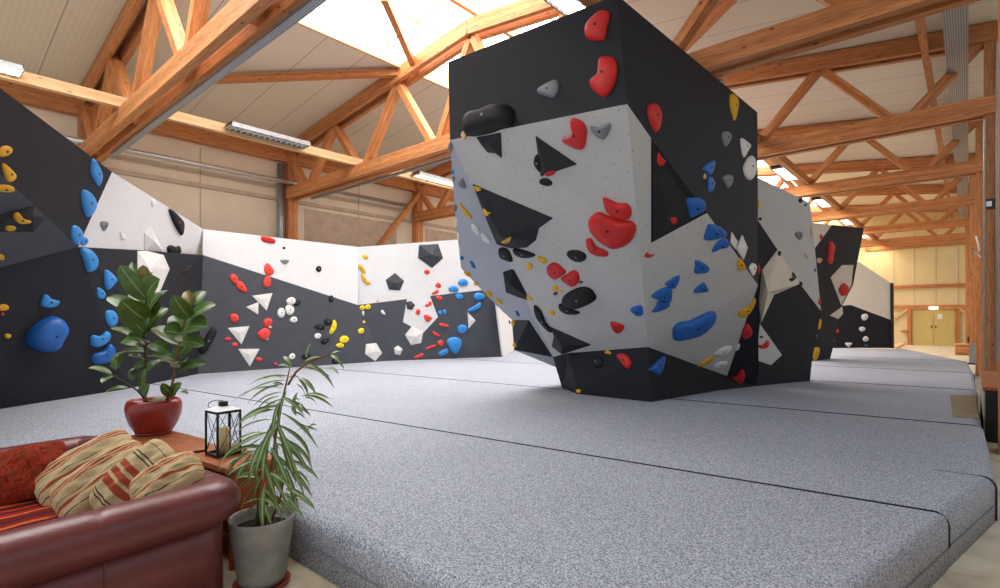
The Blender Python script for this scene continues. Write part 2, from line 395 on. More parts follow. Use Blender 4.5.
tag(MB().box((p.x - .25, YE - .25, p.z - .04), (p.x + .12, YE, p.z + .03)).build('wall_shelf', M['wood']), 'small wooden shelf on the far wall left of the cream double door', 'shelf')

# ------------------------------------------------------------------ trusses
BOT = 5.5; CH = .33
bot_n = [-15.75, -12.7, -9.6, -7.2, -4.1, -1.05]
top_n = [-16.9, -14.15, -11.1, -8.4, -5.7, -2.55, .2]
ordn = ['nearest', 'second nearest', 'third nearest', 'fourth', 'fifth', 'sixth', 'seventh', 'farthest']
tl = ['spruce roof truss right above the sofa and camera, mostly out of frame', 'nearest spruce roof truss at the upper left, above the narrow grey cable tray',
      'second spruce roof truss from the camera, crossing behind the boulder top', 'third spruce roof truss along the hall, ending at the column with the black sign',
      'fourth spruce roof truss along the hall, above the pale rear wall', 'fifth spruce roof truss along the hall, above the black rear wall', 'sixth spruce roof truss, next to last before the far wall', 'last small looking spruce roof truss in front of the far boarded wall']
for k, y in enumerate(TY):
    if k == 0: continue
    t = empty('roof_truss', (XC, y, BOT), tl[k], 'roof truss', 'spruce roof trusses')
    for s in (-.15, .15):
        MB().bar((XL + .05, y + s, BOT + CH / 2), (XR + .1, y + s, BOT + CH / 2), .15, CH).build('bottom_chord', M['wood'], t)
        for x0, x1 in ((XL, XC), (XC, XR + .1)):
            MB().bar((x0, y + s, roofz(x0) - .2), (x1, y + s, roofz(x1) - .2), .12, .34).build('top_chord', M['wood'], t)
    for i in range(6):
        b0 = Vector((bot_n[i], y, BOT + .1))
        for j in (i, i + 1):
            b1 = Vector((top_n[j], y, roofz(top_n[j]) - .3))
            MB().bar(b0, b1, .16, .23, up=(0, 1, 0)).build('diagonal', M['wood'], t)
    # posts
    MB().box((XL, y - .16, 0), (XL + .3, y + .16, 7.3)).build('wall_post', M['wood'], t)
    MB().box(({4: .15, 5: .03, 6: -.05, 7: -.1, 2: .27}.get(k, .23), y - .17, 0), ({5: .36, 6: .3, 7: .3}.get(k, XR + .19), y + .17, 7.3)).build('post', M['wood'], t)
# longitudinal struts on the chords
for (x, lab, c) in ((-12.85, 'pale timber strut running the length of the hall near the left wall', 'wood_pale'), (-3.85, 'timber strut running the length of the hall on the right of the skylight', 'wood')):
    tag(MB().box((x - .07, -2.5, BOT + CH + .003), (x + .07, YE - .1, BOT + CH + .21)).build('timber_strut', M[c]), lab, 'beam')
tag(MB().box((-.72, -2, 6.98), (-.6, YE - .1, 7.15)).build('roof_purlin', M['wood']), 'timber purlin under the roof beside the wide galvanised tray', 'beam')
# diagonal roof braces in the roof planes
def roofpl(side, off=.16):
    a = Vector((XC, 0, roofz(XC) - off)); b = Vector((XC, 5, roofz(XC) - off)); x = XC + side * 5
    return plane(a, b, Vector((x, 0, roofz(x) - off)))
for side, a, b_, lab in ((-1, (384, -3), (416, 70), 'diagonal timber roof brace crossing the bright skylight'),
                         (-1, (176, 81), (404, 73), 'nearly level looking timber roof brace on the grey roof panels left of the skylight'),
                         (1, (742, -12), (676, 56), 'diagonal timber roof brace on the cream roof right above the boulder')):
    pl = roofpl(side); tag(MB().bar(on_pl(*a, pl), on_pl(*b_, pl), .14, .16).build('roof_brace', M['wood']), lab, 'beam', None)
# brace on the left wall at the third truss
tag(MB().bar((XL + .4, 10.6, 2.7), (XL + .4, TY[3] - .1, 6.6), .16, .2, up=(1, 0, 0)).build('wall_brace', M['wood']), 'slanting timber brace against the left wall, above the far white climbing wall', 'beam')
# pipes, trays
tag(MB().tube([(XL + .42, -2, 5.98), (XL + .42, 13.4, 5.98)], .075, 12).build('wall_pipe', M['pipe'], smooth=True), 'shiny metal pipe running level along the left wall', 'pipe')
tag(MB().tube([(XL + .2, TY[2] - .38, 2), (XL + .2, TY[2] - .38, 6.6)], .1, 12).build('downpipe', M['galv'], smooth=True), 'grey vertical downpipe beside the wall post at the left', 'pipe')
def tray(pts0, pts1, w, along, label, rail=.05):
    a, b = Vector(pts0), Vector(pts1); e = empty('cable_tray', (a + b) / 2, label, 'cable tray'); sd = Vector(along)
    for s in (-1, 1): MB().bar(a + sd * s * w / 2, b + sd * s * w / 2, .012, rail).build('side_rail', M['galv'], e)
    MB().bar(a + Vector((0, 0, -rail / 2 + .005)), b + Vector((0, 0, -rail / 2 + .005)), w, .008).build('tray_floor', M['perf'], e)
    return e
tray((-15.2, 3.36, BOT - .05), (XR, 3.36, BOT - .05), .11, (0, 1, 0), 'narrow grey cable tray under the nearest truss at the upper left')
tray((-16.0, TY[2] + .28, BOT - .04), (-3, TY[2] + .28, BOT - .04), .09, (0, 1, 0), 'slim pale conduit tray under the second truss from the left wall')
tray((-.155, 5, 6.5), (-.155, YE - 1, 6.5), .31, (1, 0, 0), 'wide galvanised cable tray running along the hall above the right columns', rail=.09)
# ------------------------------------------------------------------ luminaires
def lamp(x, y0, y1, z, label, lit=True):
    e = empty('louvre_lamp', (x, (y0 + y1) / 2, z), label, 'ceiling lamp', 'louvred lamps hung on the timber struts')
    w = .19
    h = MB(); h.box((x - w, y0, z + .06), (x + w, y1, z + .1)); h.box((x - w, y0, z), (x - w + .015, y1, z + .1)); h.box((x + w - .015, y0, z), (x + w, y1, z + .1))
    h.box((x - w, y0, z), (x + w, y0 + .015, z + .1)); h.box((x - w, y1 - .015, z), (x + w, y1, z + .1)); hs_ = h.build('lamp_housing', M['blackmetal' if x > -8 else 'galv'], e)
    sx_ = x - .19 if x < -8 else x + .19; tx_ = -12.785 if x < -8 else -3.915
    for yy in (y0 + .3, y1 - .3): MB().box((min(sx_, tx_) - .004, yy - .03, z + .03), (max(sx_, tx_) + .004, yy + .03, z + .09)).build('bracket', M['galv'], e)
    MB().box((x - w + .02, y0 + .02, z + .045), (x + w - .02, y1 - .02, z + .055)).build('diffuser', M['lampon' if lit else 'unlit'], hs_)
    l = MB(); n = 14
    for i in range(n): yy = y0 + (y1 - y0) * (i + .5) / n; l.box((x - w + .016, yy - .006, z + .002), (x + w - .016, yy + .006, z + .04))
    l.box((x - .006, y0 + .02, z + .002), (x + .006, y1 - .02, z + .04)); l.build('louvre', M['whitemetal'], hs_)
    return e
wh = ['above the dark wall at the far left edge', 'with black grid, on the left strut between the first two trusses', 'on the left strut just left of the boulder', '', '', '', '']
wr_ = ['', 'seen over the top edge of the boulder', 'largest of the row right of the boulder', 'second of the row right of the boulder', 'third of the row, above the black rear wall', 'fourth of the row towards the far wall', 'last small one near the far wall']
for k in range(0, 3):
    ym = (TY[k] + TY[k + 1]) / 2; lamp(-12.55, ym - .95, ym + .95, BOT + CH + .06, 'louvred strip lamp ' + wh[k], k != 1)
for k in range(1, 7):
    ym = (TY[k] + TY[k + 1]) / 2 - .1
    if k > 1: ym += 1.1
    lamp(-4.12, ym - .9, ym + .9, BOT + CH + .06, 'louvred strip lamp ' + wr_[k])
# ------------------------------------------------------------------ column fittings
e = at_y(989, 204, TY[3] - .18)
f = empty('framed_sign', e, 'small black framed white sign on the timber column at the right', 'sign')
MB().box((e.x - .08, e.y - .025, e.z - .09), (e.x + .08, e.y - .002, e.z + .09)).build('sign_frame', M['blackmetal'], f)
MB().box((e.x - .04, e.y - .028, e.z - .05), (e.x + .04, e.y - .024, e.z + .05)).build('sign_card', M['sign'], f)
p0 = at_y(984.5, 300, TY[3] - .2)
tag(MB().tube([(p0.x, p0.y, .5), (p0.x, p0.y, 5.4)], .02, 8).build('conduit', M['galv']), 'thin vertical conduit on the left side of the column with the black sign', 'conduit')
p0 = at_y(996.5, 300, TY[3] - .2)
tag(MB().tube([(p0.x, p0.y, .7), (p0.x, p0.y, 6.8)], .018, 8).build('conduit', M['galv']), 'thin vertical conduit right of the black sign, close to the picture edge', 'conduit')
cv = [at_y(x, y, TY[4] - .3) for x, y in ((976, 236), (978, 243), (979, 250), (977.5, 254), (973, 250), (976, 253), (981, 257.5))]
tag(MB().tube(cv, .022, 6).build('hanging_strap', M['sign'], smooth=True), 'pale strap hanging looped on a timber column left of the black sign', 'strap')
# long box by the columns
bx = empty('storage_bench', (.5, 10.5, 0), 'long box with brown wooden top, grey side and black end by the right columns', 'bench')
MB().box((.15, 9.25, .04), (.95, 11.9, .65)).build('box_body', M['panel_grey'], bx, bevel=.006)
MB().box((.14, 9.22, .655), (.97, 11.93, .7)).build('box_top', M['table'], bx, bevel=.006)
MB().box((.165, 9.2, .02), (.95, 9.249, .65)).build('end_panel', M['blackmetal'], bx)
MB().box((.25, 9.4, 0), (.9, 11.8, .04)).build('plinth', M['blackmetal'], bx)
# things by the far door
p = at_z(975.5, 364.5, 0); q = empty('arched_board', p, 'grey round-topped board standing by the far columns', 'board')
m = MB(); aw, ah = .15, .52
prof = [(-aw, 0), (aw, 0), (aw, ah)] + [(aw * math.cos(t), ah + aw * math.sin(t)) for t in [math.pi * i / 10 for i in range(1, 10)]] + [(-aw, ah)]
n = len(prof); fr = [p + Vector((a, -.03, b + .05)) for a, b in prof]; bk = [v + Vector((0, .05, 0)) for v in fr]
m.v = fr + bk; m.f = [tuple(range(n)), tuple(reversed(range(n, 2 * n)))] + [(i, i + n, (i + 1) % n + n, (i + 1) % n) for i in range(n)]; m.u = [[(0, 0)] * len(f_) for f_ in m.f]
m.build('board_face', M['galv'], q)
MB().box(p + Vector((-.2, -.1, 0)), p + Vector((.2, .15, .05))).build('foot', M['blackmetal'], q)
p = at_z(966, 355, 0); q = empty('wooden_crate', p, 'small orange wooden crate on the floor right of the far door', 'crate')
MB().box(p + Vector((-.35, -.25, .02)), p + Vector((.35, .3, .42))).build('crate_body', M['wood'], q, bevel=.01)
MB().box(p + Vector((-.37, -.27, .425)), p + Vector((.37, .32, .47))).build('crate_lid', M['wood_pale'], q, bevel=.01)
bag = p + Vector((.28, .1, .475))
m = MB().lathe(bag, [(.001, 0), (.2, .01), (.24, .12), (.22, .28), (.15, .38), (.06, .44), (.001, .45)], 16)
tag(m.build('sports_bag', M['black_cloth'], smooth=True), 'black bag lying on the small wooden crate at the far end', 'bag')
for i, (a, b_, lab) in enumerate((((893.5, 347.5), (902, 344), 'pale plank on the floor beside the far dark wall, the nearer of two'), ((896, 345.5), (905, 343), 'pale plank on the floor beside the far dark wall, the farther of two'))):
    z = .06; A = at_z(*a, z); B = at_z(*b_, z + .15); tag(MB().bar(A, B, .3, .1).build('loose_plank', M['wood_pale']), lab, 'plank', 'planks at the far end')
# ------------------------------------------------------------------ crash mats
MZ = .35
def crash_mat(poly, big, label, seam=True):
    """poly: outline counter-clockwise; big: indices i of edges (i,i+1) that are free, rounded sides"""
    n = len(poly); cx = sum(p[0] for p in poly) / n; cy = sum(p[1] for p in poly) / n
    e = empty('crash_mat', (cx, cy, 0), label, 'mat', 'grey crash mats covering the hall floor')
    bm = bmesh.new(); lo = [bm.verts.new((x - cx, y - cy, 0)) for x, y in poly]; hi = [bm.verts.new((x - cx, y - cy, MZ)) for x, y in poly]
    bm.faces.new(list(reversed(lo))); bm.faces.new(hi)
    for i in range(n): bm.faces.new((lo[i], lo[(i + 1) % n], hi[(i + 1) % n], hi[i]))
    me = D.meshes.new('mat_cover'); bw = bm.edges.layers.float.new('bevel_weight_edge')
    for i in range(n):
        ed = bm.edges.get((hi[i], hi[(i + 1) % n])); ed[bw] = 1.0 if i in big else .25
    for i in range(n):
        ed = bm.edges.get((lo[i], hi[i])); ed[bw] = .6 if (i in big and (i - 1) % n in big) else .2
    bm.normal_update(); bm.to_mesh(me); bm.free(); me.materials.append(M['mat'])
    o = D.objects.new('mat_cover', me); COL.objects.link(o); o.parent = e
    md = o.modifiers.new('bevel', 'BEVEL'); md.limit_method = 'WEIGHT'; md.width = .085; md.segments = 5
    me.polygons.foreach_set('use_smooth', [True] * len(me.polygons))
    if seam:
        pts = []
        for i in big:
            a, b = Vector((*poly[i], .14)), Vector((*poly[(i + 1) % n], .14)); d = (b - a).normalized(); nn = Vector((d.y, -d.x, 0)) * .004
            MB().tube([a + nn + d * .02, b + nn - d * .02], .004, 6).build('side_piping', M['piping'], e)
    return e
G = .01
s1 = lambda x: 4.42 + .113 * x; s2 = lambda x: 8.2 + .113 * x; s3 = lambda x: 12.15 + .1 * x; s4 = lambda x: 15.85 + .08 * x; s5 = lambda x: 19.9 + .05 * x
xr = .12
crash_mat([(-5.4, -1.5), (-5.4, 1.72), (-.62, 1.72), (-.09, s1(0) - G), (-13.3, s1(-13.3) - G), (-13.3, 2.5), (-10, -1.5)], [1, 2, 0], 'wide grey felt crash mat nearest the camera, beside the sofa and table')
crash_mat([(-.09, s1(0) + G), (.17, 5.7), (xr + .02, s2(xr) - G), (-13.3, s2(-13.3) - G), (-13.3, s1(-13.3) + G)], [0, 1], 'grey felt crash mat second from the camera, in front of the boulder')
crash_mat([(xr, s2(xr) + G), (xr, s3(xr) - G), (-13.3, s3(-13.3) - G), (-13.3, s2(-13.3) + G)], [0], 'grey felt crash mat third from the camera, running under the boulder')
crash_mat([(xr, s3(xr) + G), (xr - .02, s4(xr) - G), (-13.5, s4(-13.5) - G), (-13.5, s3(-13.5) + G)], [0], 'pale grey crash mat fourth from the camera, with the brownish patch in front of it')
crash_mat([(xr - .02, s4(xr) + G), (0, s5(0) - G), (-13.5, s5(-13.5) - G), (-13.5, s4(-13.5) + G)], [0], 'pale grey crash mat fifth from the camera, beside the black rear wall')
crash_mat([(0, s5(0) + G), (-1.75, 25.9), (-4.4, 25.0), (-13.5, 24.5), (-13.5, s5(-13.5) + G)], [0, 1], 'farthest crash mat, ending before the far door')
q = [at_z(x, y, MZ + .004) for x, y in ((950, 395), (975, 395.5), (979.5, 418), (953, 417))]
q = [Vector((min(v.x, xr - .02), v.y, v.z)) for v in q]
tag(MB().poly(q).build('brown_patch', M['patch']), 'brown square patch at the right edge of the third crash mat', 'mat patch')  # thin brown quad just above the mat top

# dark tubes standing in for groove shade at mat seams, down the free side
M['groove_shade'] = plain('charcoal seam shade', sr(44, 47, 54), .8, .2)
mats = [o for o in COL.objects if o.name.startswith('crash_mat')]
def groove_shade(parent, xa, xb, f, zb=.13):
    ra = .085; pts = [(xa, f(xa), MZ - .004), ((xa + xb) / 2, f((xa + xb) / 2), MZ - .004), (xb - ra, f(xb), MZ - .002)]
    for q in range(1, 7): t = math.pi / 2 * q / 6; pts.append((xb - ra + ra * math.sin(t), f(xb), MZ - ra + ra * math.cos(t)))
    pts.append((xb, f(xb), zb)); o = MB().tube(pts, .0065, 8).build('seam_shade', M['groove_shade'], parent, smooth=True)
groove_shade(mats[0], -13.2, -.09, s1); groove_shade(mats[1], -13.2, xr + .01, s2); groove_shade(mats[2], -13.2, xr, s3); groove_shade(mats[3], -13.4, xr - .01, s4); groove_shade(mats[4], -13.4, 0, s5)
groove_shade(mats[1], -.22, .165, lambda x: 5.62 + .05 * x, .02)
# ------------------------------------------------------------------ climbing walls
TRI = {}
def panel(parent, pts, mat, key, name='panel', th=.05):
    """pts: list of (px, py, Vector). Tessellated in the picture, thick away from the viewer, metric UVs."""
    P2 = [Vector((a, b, 0)) for a, b, _ in pts]; P3 = [c for _, _, c in pts]; n = len(pts)
    tris = [tuple(t) for t in tessellate_polygon([P2])]
    nrm = Vector((0, 0, 0)); T = []
    for t in tris:
        a, b, c = (P3[i] for i in t); nn = (b - a).cross(c - a)
        if nn.length < 1e-7: continue
        if nn.dot(CAM - a) < 0: t = (t[0], t[2], t[1]); nn = -nn
        nrm += nn; T.append(t); TRI.setdefault(key, []).append((P3[t[0]], P3[t[1]], P3[t[2]], nn.normalized()))
    nrm.normalize(); ux = Vector((0, 0, 1)).cross(nrm).normalized(); uy = nrm.cross(ux)
    back = [p - nrm * th for p in P3]
    vs = P3 + back; fs = list(T) + [(t[0] + n, t[2] + n, t[1] + n) for t in T]
    for i in range(n): j = (i + 1) % n; fs.append((i, j, j + n, i + n))
    uv = [[(vs[i].dot(ux), vs[i].dot(uy)) for i in f] for f in fs]
    o = mesh_obj(name, vs, fs, mat, parent, uv, False, origin=tuple(P3[0]))
    bm = bmesh.new(); bm.from_mesh(o.data); bmesh.ops.recalc_face_normals(bm, faces=bm.faces); bm.to_mesh(o.data); bm.free()
    return o
def pp(pl, *px): return [(x, y, on_pl(x, y, pl)) for x, y in px]
def hit(px, py, keys):
    r = ray(px, py); best = None
    for k in keys:
        for a, b, c, n in TRI[k]:
            dn = r.dot(n)
            if abs(dn) < 1e-6: continue
            t = (a - CAM).dot(n) / dn
            if t <= 0: continue
            p = CAM + r * t
            s = [(b - a).cross(p - a).dot(n), (c - b).cross(p - b).dot(n), (a - c).cross(p - c).dot(n)]
            if min(s) >= -1e-4 and (best is None or t < best[0]): best = (t, p, n)
    if best: return best[1], best[2]
    a, b, c, n = TRI[keys[0]][0]
    bd = None
    for k in keys:
        for a, b, c, n in TRI[k]:
            dn = r.dot(n)
            if abs(dn) < .05: continue
            t = (a - CAM).dot(n) / dn; p = CAM + r * t
            q = (p - (a + b + c) / 3).length
            if t > 0 and (bd is None or q < bd[0]): bd = (q, p, n)
    return bd[1], bd[2]

# --- near left wall, overhanging
b0 = at_z(-60, 418.5, MZ); b1 = at_z(126, 389, MZ); b2 = at_z(198, 374, MZ); b3 = at_z(385, 361, MZ); b4 = at_z(503, 356.6, MZ)
plB = vplane(b2, b3)
T0 = at_d(-60, 43, 4.4); T1 = at_d(112, 172, 8.0)
Ct = on_pl(203, 229, plB); Cm = on_pl(203, 255, plB)
M1 = at_d(78, 247, 7.7); plX = plane(T1, Ct, M1); N1 = on_pl(137, 250, plX); Cm2 = on_pl(203, 255, plX)
plA = plane(T0, T1, M1); L1 = on_pl(-60, 117, plA)
plL0 = plane(M1, b0, b1); L2 = on_pl(-60, 283, plL0)
lw = empty('climbing_wall', (-12, 5, MZ), 'long faceted climbing wall along the left side, charcoal and white, steep at the near end', 'climbing wall')
panel(lw, [(-60, 43, T0), (112, 172, T1), (78, 247, M1), (-60, 117, L1)], M['dark'], 'A1')
panel(lw, [(-60, 117, L1), (78, 247, M1), (-60, 283, L2)], M['slate'], 'A2')
panel(lw, [(-60, 283, L2), (78, 247, M1), (126, 389, b1), (-60, 418.5, b0)], M['dark'], 'A3')
panel(lw, [(112, 172, T1), (203, 229, Ct), (203, 255, Cm2), (137, 250, N1), (78, 247, M1)], M['white'], 'A4')
panel(lw, [(78, 247, M1), (137, 250, N1), (203, 255, Cm), (198, 374, b2), (126, 389, b1)], M['dark'], 'A5')
panel(lw, pp(plB, (203, 229), (358, 247), (358, 305), (203, 255)), M['white'], 'B1')
panel(lw, pp(plB, (203, 255), (358, 305), (385, 361), (198, 374)), M['slate'], 'B2')
k1 = on_pl(358, 247, plB); k2 = on_pl(385, 361, plB)
plC = plane(k1, k2, b4)
panel(lw, pp(plC, (358, 247), (480, 238), (500, 288), (430, 296), (438, 317), (423, 333), (403, 322), (407, 299), (358, 305)), M['white'], 'C1')
panel(lw, pp(plC, (358, 305), (407, 299), (403, 322), (423, 333), (438, 317), (430, 296), (500, 288), (503, 356.6), (385, 361)), M['slate'], 'C2')
e5 = at_z(514, 350.5, MZ); plS = vplane(b4, e5)
panel(lw, pp(plS, (495, 290), (516, 296), (514, 350.5), (503, 356.6)), M['white'], 'S')

# the wall runs on beyond the picture edge
vv = (b0 - b1).normalized() * 2.6; MBe = MB(); MBe.poly([T0, L1, L2, b0, b0 + vv, T0 + vv], [(0, 3), (0, 2), (0, 1), (0, 0), (2.6, 0), (2.6, 3)]); o_ = MBe.build('panel', M['dark'], lw)
o_.modifiers.new('thick', 'SOLIDIFY').thickness = .04
# --- free-standing boulder
bd = empty('boulder', (-4, 8, MZ), 'tall free-standing faceted climbing boulder in the middle of the hall, charcoal above pale grey faces', 'climbing boulder')
TL = at_d(448, 62, 3.2 * F / (HY - 62)); TR = at_d(617, -5, 3.2 * F / (HY + 5)); TB = at_d(757, 112, 3.2 * F / (HY - 112))
plF = vplane(TL, TR); A = on_pl(450, 140, plF); P = on_pl(627, 104, plF)
plR = plane(TR, TB, P)
k651 = at_z(651, 402, MZ); k721 = at_z(721, 390, MZ); k757 = at_z(757, 386, MZ); k578 = at_z(578, 394, MZ); k562 = at_z(562, 388, MZ)
R = at_d(648, 347, (k651 - CAM).dot(Vector((-SP, CP, 0))))
plG = plane(A, P, R)
S = on_pl(568, 353, plG); E = on_pl(553, 357, plG); Mm = on_pl(640, 249, plG)
N = on_pl(707, 213, plR); T = on_pl(758, 285, plR); K = on_pl(651, 138, plR)
plP = plane(P, Mm, N); K2 = on_pl(651, 243, plP)
V = on_pl(727, 376, vplane(k651, k721))
panel(bd, pp(plF, (448, 62), (617, -5), (627, 104), (450, 140)), M['dark'], 'D1')
panel(bd, [(450, 140, A), (627, 104, P), (640, 249, Mm), (648, 347, R), (568, 353, S), (553, 357, E)], M['pale'], 'D2')
panel(bd, [(627, 104, P), (651, 138, K), (651, 243, K2), (640, 249, Mm)], M['pale'], 'D3')
panel(bd, [(651, 138, K), (707, 213, N), (651, 243, K2)], M['dark'], 'D4')
panel(bd, [(617, -5, TR), (757, 112, TB), (758, 285, T), (707, 213, N), (651, 138, K), (627, 104, P)], M['dark'], 'D5')
panel(bd, [(640, 249, Mm), (651, 243, K2), (707, 213, N), (758, 285, T), (727, 376, V), (648, 347, R)], M['pale'], 'D6')
panel(bd, [(568, 353, S), (648, 347, R), (651, 402, k651), (578, 394, k578)], M['dark'], 'D7')
panel(bd, [(553, 357, E), (568, 353, S), (578, 394, k578), (562, 388, k562)], M['dark'], 'D8')
panel(bd, [(648, 347, R), (727, 376, V), (721, 390, k721), (651, 402, k651)], M['dark'], 'D9')
panel(bd, [(727, 376, V), (758, 285, T), (757, 386, k757), (721, 390, k721)], M['dark'], 'D10')
B = at_d(461, 268, 8.0); plL = plane(A, E, B)
lf = pp(plL, (450, 140), (455, 215), (461, 268), (494, 303), (512, 320), (529, 320), (553, 357))
panel(bd, lf, M['bluegrey'], 'D11')
G3 = lf[5][2]; F3 = lf[4][2]; H3 = at_d(514, 350, F3.copy().xy.length and (F3 - CAM).dot(Vector((-SP, CP, 0))) + .5)
panel(bd, [(512, 320, F3), (529, 320, G3), (514, 350, H3)], M['slate'], 'D12')  # lighter slate paints in the light on this half of the dark facet
panel(bd, [(529, 320, G3), (553, 357, E), (514, 350, H3)], M['dark'], 'D13')
# the sides turned away from the viewer
zt = TL.z
c1, c2_ = Vector((-5.1, 9.6, zt)), Vector((TB.x, TB.y + .02, zt)); c3, c4 = Vector((-5.6, 10.6, MZ)), k757 + Vector((0, .1, 0))
def rawpanel(parent, pts, mat, name='panel'):
    m = MB(); n = Vector((0, 0, 0)); c = sum(pts, Vector()) / len(pts)
    m.poly(pts, [(p_.x + p_.y, p_.z) for p_ in pts]); return m.build(name, mat, parent)
rawpanel(bd, [TL, TR, c2_, c1], M['dark'], 'top_board')
rawpanel(bd, [c1, c2_, c4, c3], M['dark'], 'rear_panel')
rawpanel(bd, [TL, c1, c3, k562 + Vector((-.2, 1.2, 0)), H3, F3, lf[3][2], B, A], M['bluegrey'], 'side_panel')

# --- rear walls
k810 = at_z(810, 381, MZ); plQ = vplane(k757, k810)
rw = empty('climbing_wall', (-2.6, 11, MZ), 'pale and charcoal climbing wall directly behind the right side of the boulder', 'climbing wall')
panel(rw, pp(plQ, (757, 177), (810, 203), (816, 260), (821, 311), (797, 280), (777, 249), (757, 219)), M['pale'], 'Q1', th=.12)
panel(rw, pp(plQ, (757, 219), (777, 249), (797, 280), (821, 311), (812, 361), (810, 381), (757, 386)), M['dark'], 'Q2', th=.12)
panel(rw, pp((plQ[0] + plQ[1] * .006, plQ[1]), (760, 324), (782, 355), (771, 365), (756, 360)), M['pale'], 'Q3', th=.005)
e812 = at_z(812, 361, MZ); e830 = at_z(830, 359, MZ); plU = vplane(e812, e830)
uw = empty('climbing_wall', (-3, 17.8, MZ), 'narrow charcoal climbing wall with a slanting right edge, behind the pale one', 'climbing wall')
panel(uw, pp(plU, (815, 248), (832, 225), (864, 228), (853, 285), (842, 306), (833, 348), (830, 359), (812, 361)), M['dark'], 'U1', th=.2)
panel(uw, pp(plU, (805, 222), (832, 225), (815, 248), (812, 300), (806, 300)), M['cream'], 'U2', th=.2)
e833 = at_z(833, 348, MZ); e892 = at_z(892, 348, MZ); plW = vplane(e833, e892)
fw = empty('climbing_wall', (-3.5, 24.8, MZ), 'last climbing wall at the far end, cream above charcoal', 'climbing wall')
panel(fw, pp(plW, (850, 262), (859, 262), (891, 283), (891, 320), (851, 305), (838, 306), (838, 290)), M['cream'], 'W1', th=.3)
panel(fw, pp(plW, (838, 306), (851, 305), (891, 320), (892, 348), (833, 348)), M['dark'], 'W2', th=.3)
pa, pb = on_pl(891.6, 283, plW), on_pl(892.4, 348, plW)
MB().bar(pa + Vector((0, .1, 0)), pb + Vector((0, .1, 0)), .08, .35, up=(0, 1, 0)).build('edge_board', M['black'], fw)
# ------------------------------------------------------------------ holds and volumes
def catmull(pts, sub=3):
    n = len(pts); out = []
    for i in range(n):
        p0, p1, p2, p3 = pts[i - 1], pts[i], pts[(i + 1) % n], pts[(i + 2) % n]
        for k in range(sub):
            t = k / sub
            out.append(.5 * ((2 * p1) + (p2 - p0) * t + (2 * p0 - 5 * p1 + 4 * p2 - p3) * t * t + (3 * p1 - p0 - 3 * p2 + p3) * t ** 3))
    return out
def hold(label, group, mat, spec, keys, hf=.25, name='climbing_hold', cat='climbing hold'):
    """spec: list of picture points, or (cx, cy, rx, ry[, angle]) for an oval"""
    if isinstance(spec, tuple):
        cx, cy, rx, ry = spec[:4]; an = math.radians(spec[4]) if len(spec) > 4 else 0
        n = 12; px = []
        for k in range(n):
            t = 2 * math.pi * k / n; w = 1 + .05 * math.sin(2 * t + cx) + .04 * math.sin(3 * t + cy)
            x, y = rx * math.cos(t) * w, ry * math.sin(t) * w
            px.append((cx + x * math.cos(an) - y * math.sin(an), cy + x * math.sin(an) + y * math.cos(an)))
        smooth = False
    else: px = spec; smooth = True
    cx = sum(a for a, _ in px) / len(px); cy = sum(b for _, b in px) / len(px)
    p, n = hit(cx, cy, list(keys) + (['V'] if 'V' in TRI else []))
    if n.dot((CAM - p).normalized()) < .22:      # keep grazing outlines from stretching
        n = (n + (CAM - p).normalized() * .35).normalized()
    ring = [on_pl(a, b, (p, n)) for a, b in px]
    if smooth: ring = catmull(ring)
    # area
    ar = sum((ring[i] - p).cross(ring[(i + 1) % len(ring)] - p).dot(n) for i in range(len(ring)))
    if ar < 0: ring.reverse(); ar = -ar
    size = math.sqrt(ar / 2); sv = math.sqrt(abs(sum(px[i][0] * px[(i + 1) % len(px)][1] - px[(i + 1) % len(px)][0] * px[i][1] for i in range(len(px)))) / 2) * (p - CAM).dot(Vector((-SP, CP, 0))) / F; h = min(.2, max(.015, hf * sv * 1.05))
    c = sum(ring, Vector()) / len(ring); m = len(ring); vs = []; fs = []
    tilt = Vector((0, 0, -1)) - n * n.dot(Vector((0, 0, -1)))
    for s, k in ((1, -.15), (1.0, .18), (.95, .5), (.82, .78), (.58, .95), (.28, 1.0)):
        for q in ring: vs.append(c + (q - c) * s + n * h * k - tilt * (h * .12 * k))
    for lv in range(5):
        for i in range(m): j = (i + 1) % m; fs.append((lv * m + i, lv * m + j, (lv + 1) * m + j, (lv + 1) * m + i))
    vs.append(c + n * h - tilt * h * .12); t = len(vs) - 1
    for i in range(m): fs.append((5 * m + i, 5 * m + (i + 1) % m, t))
    o = mesh_obj(name, vs, fs, M[mat], None, None, True, origin=tuple(c))
    tag(o, label, cat, group)
    if size > .13:
        r = .014 if size < .3 else .018
        ax = n; s1_ = ax.orthogonal().normalized(); s2_ = ax.cross(s1_)
        q = c + n * (h + .003) - tilt * (h * .12); b = MB()
        b.tube([q - n * .02, q + n * .002], r, 10); b.build('bolt', M['bolt' if mat != 'black' else 'grey'], o, origin=tuple(q))
    return o
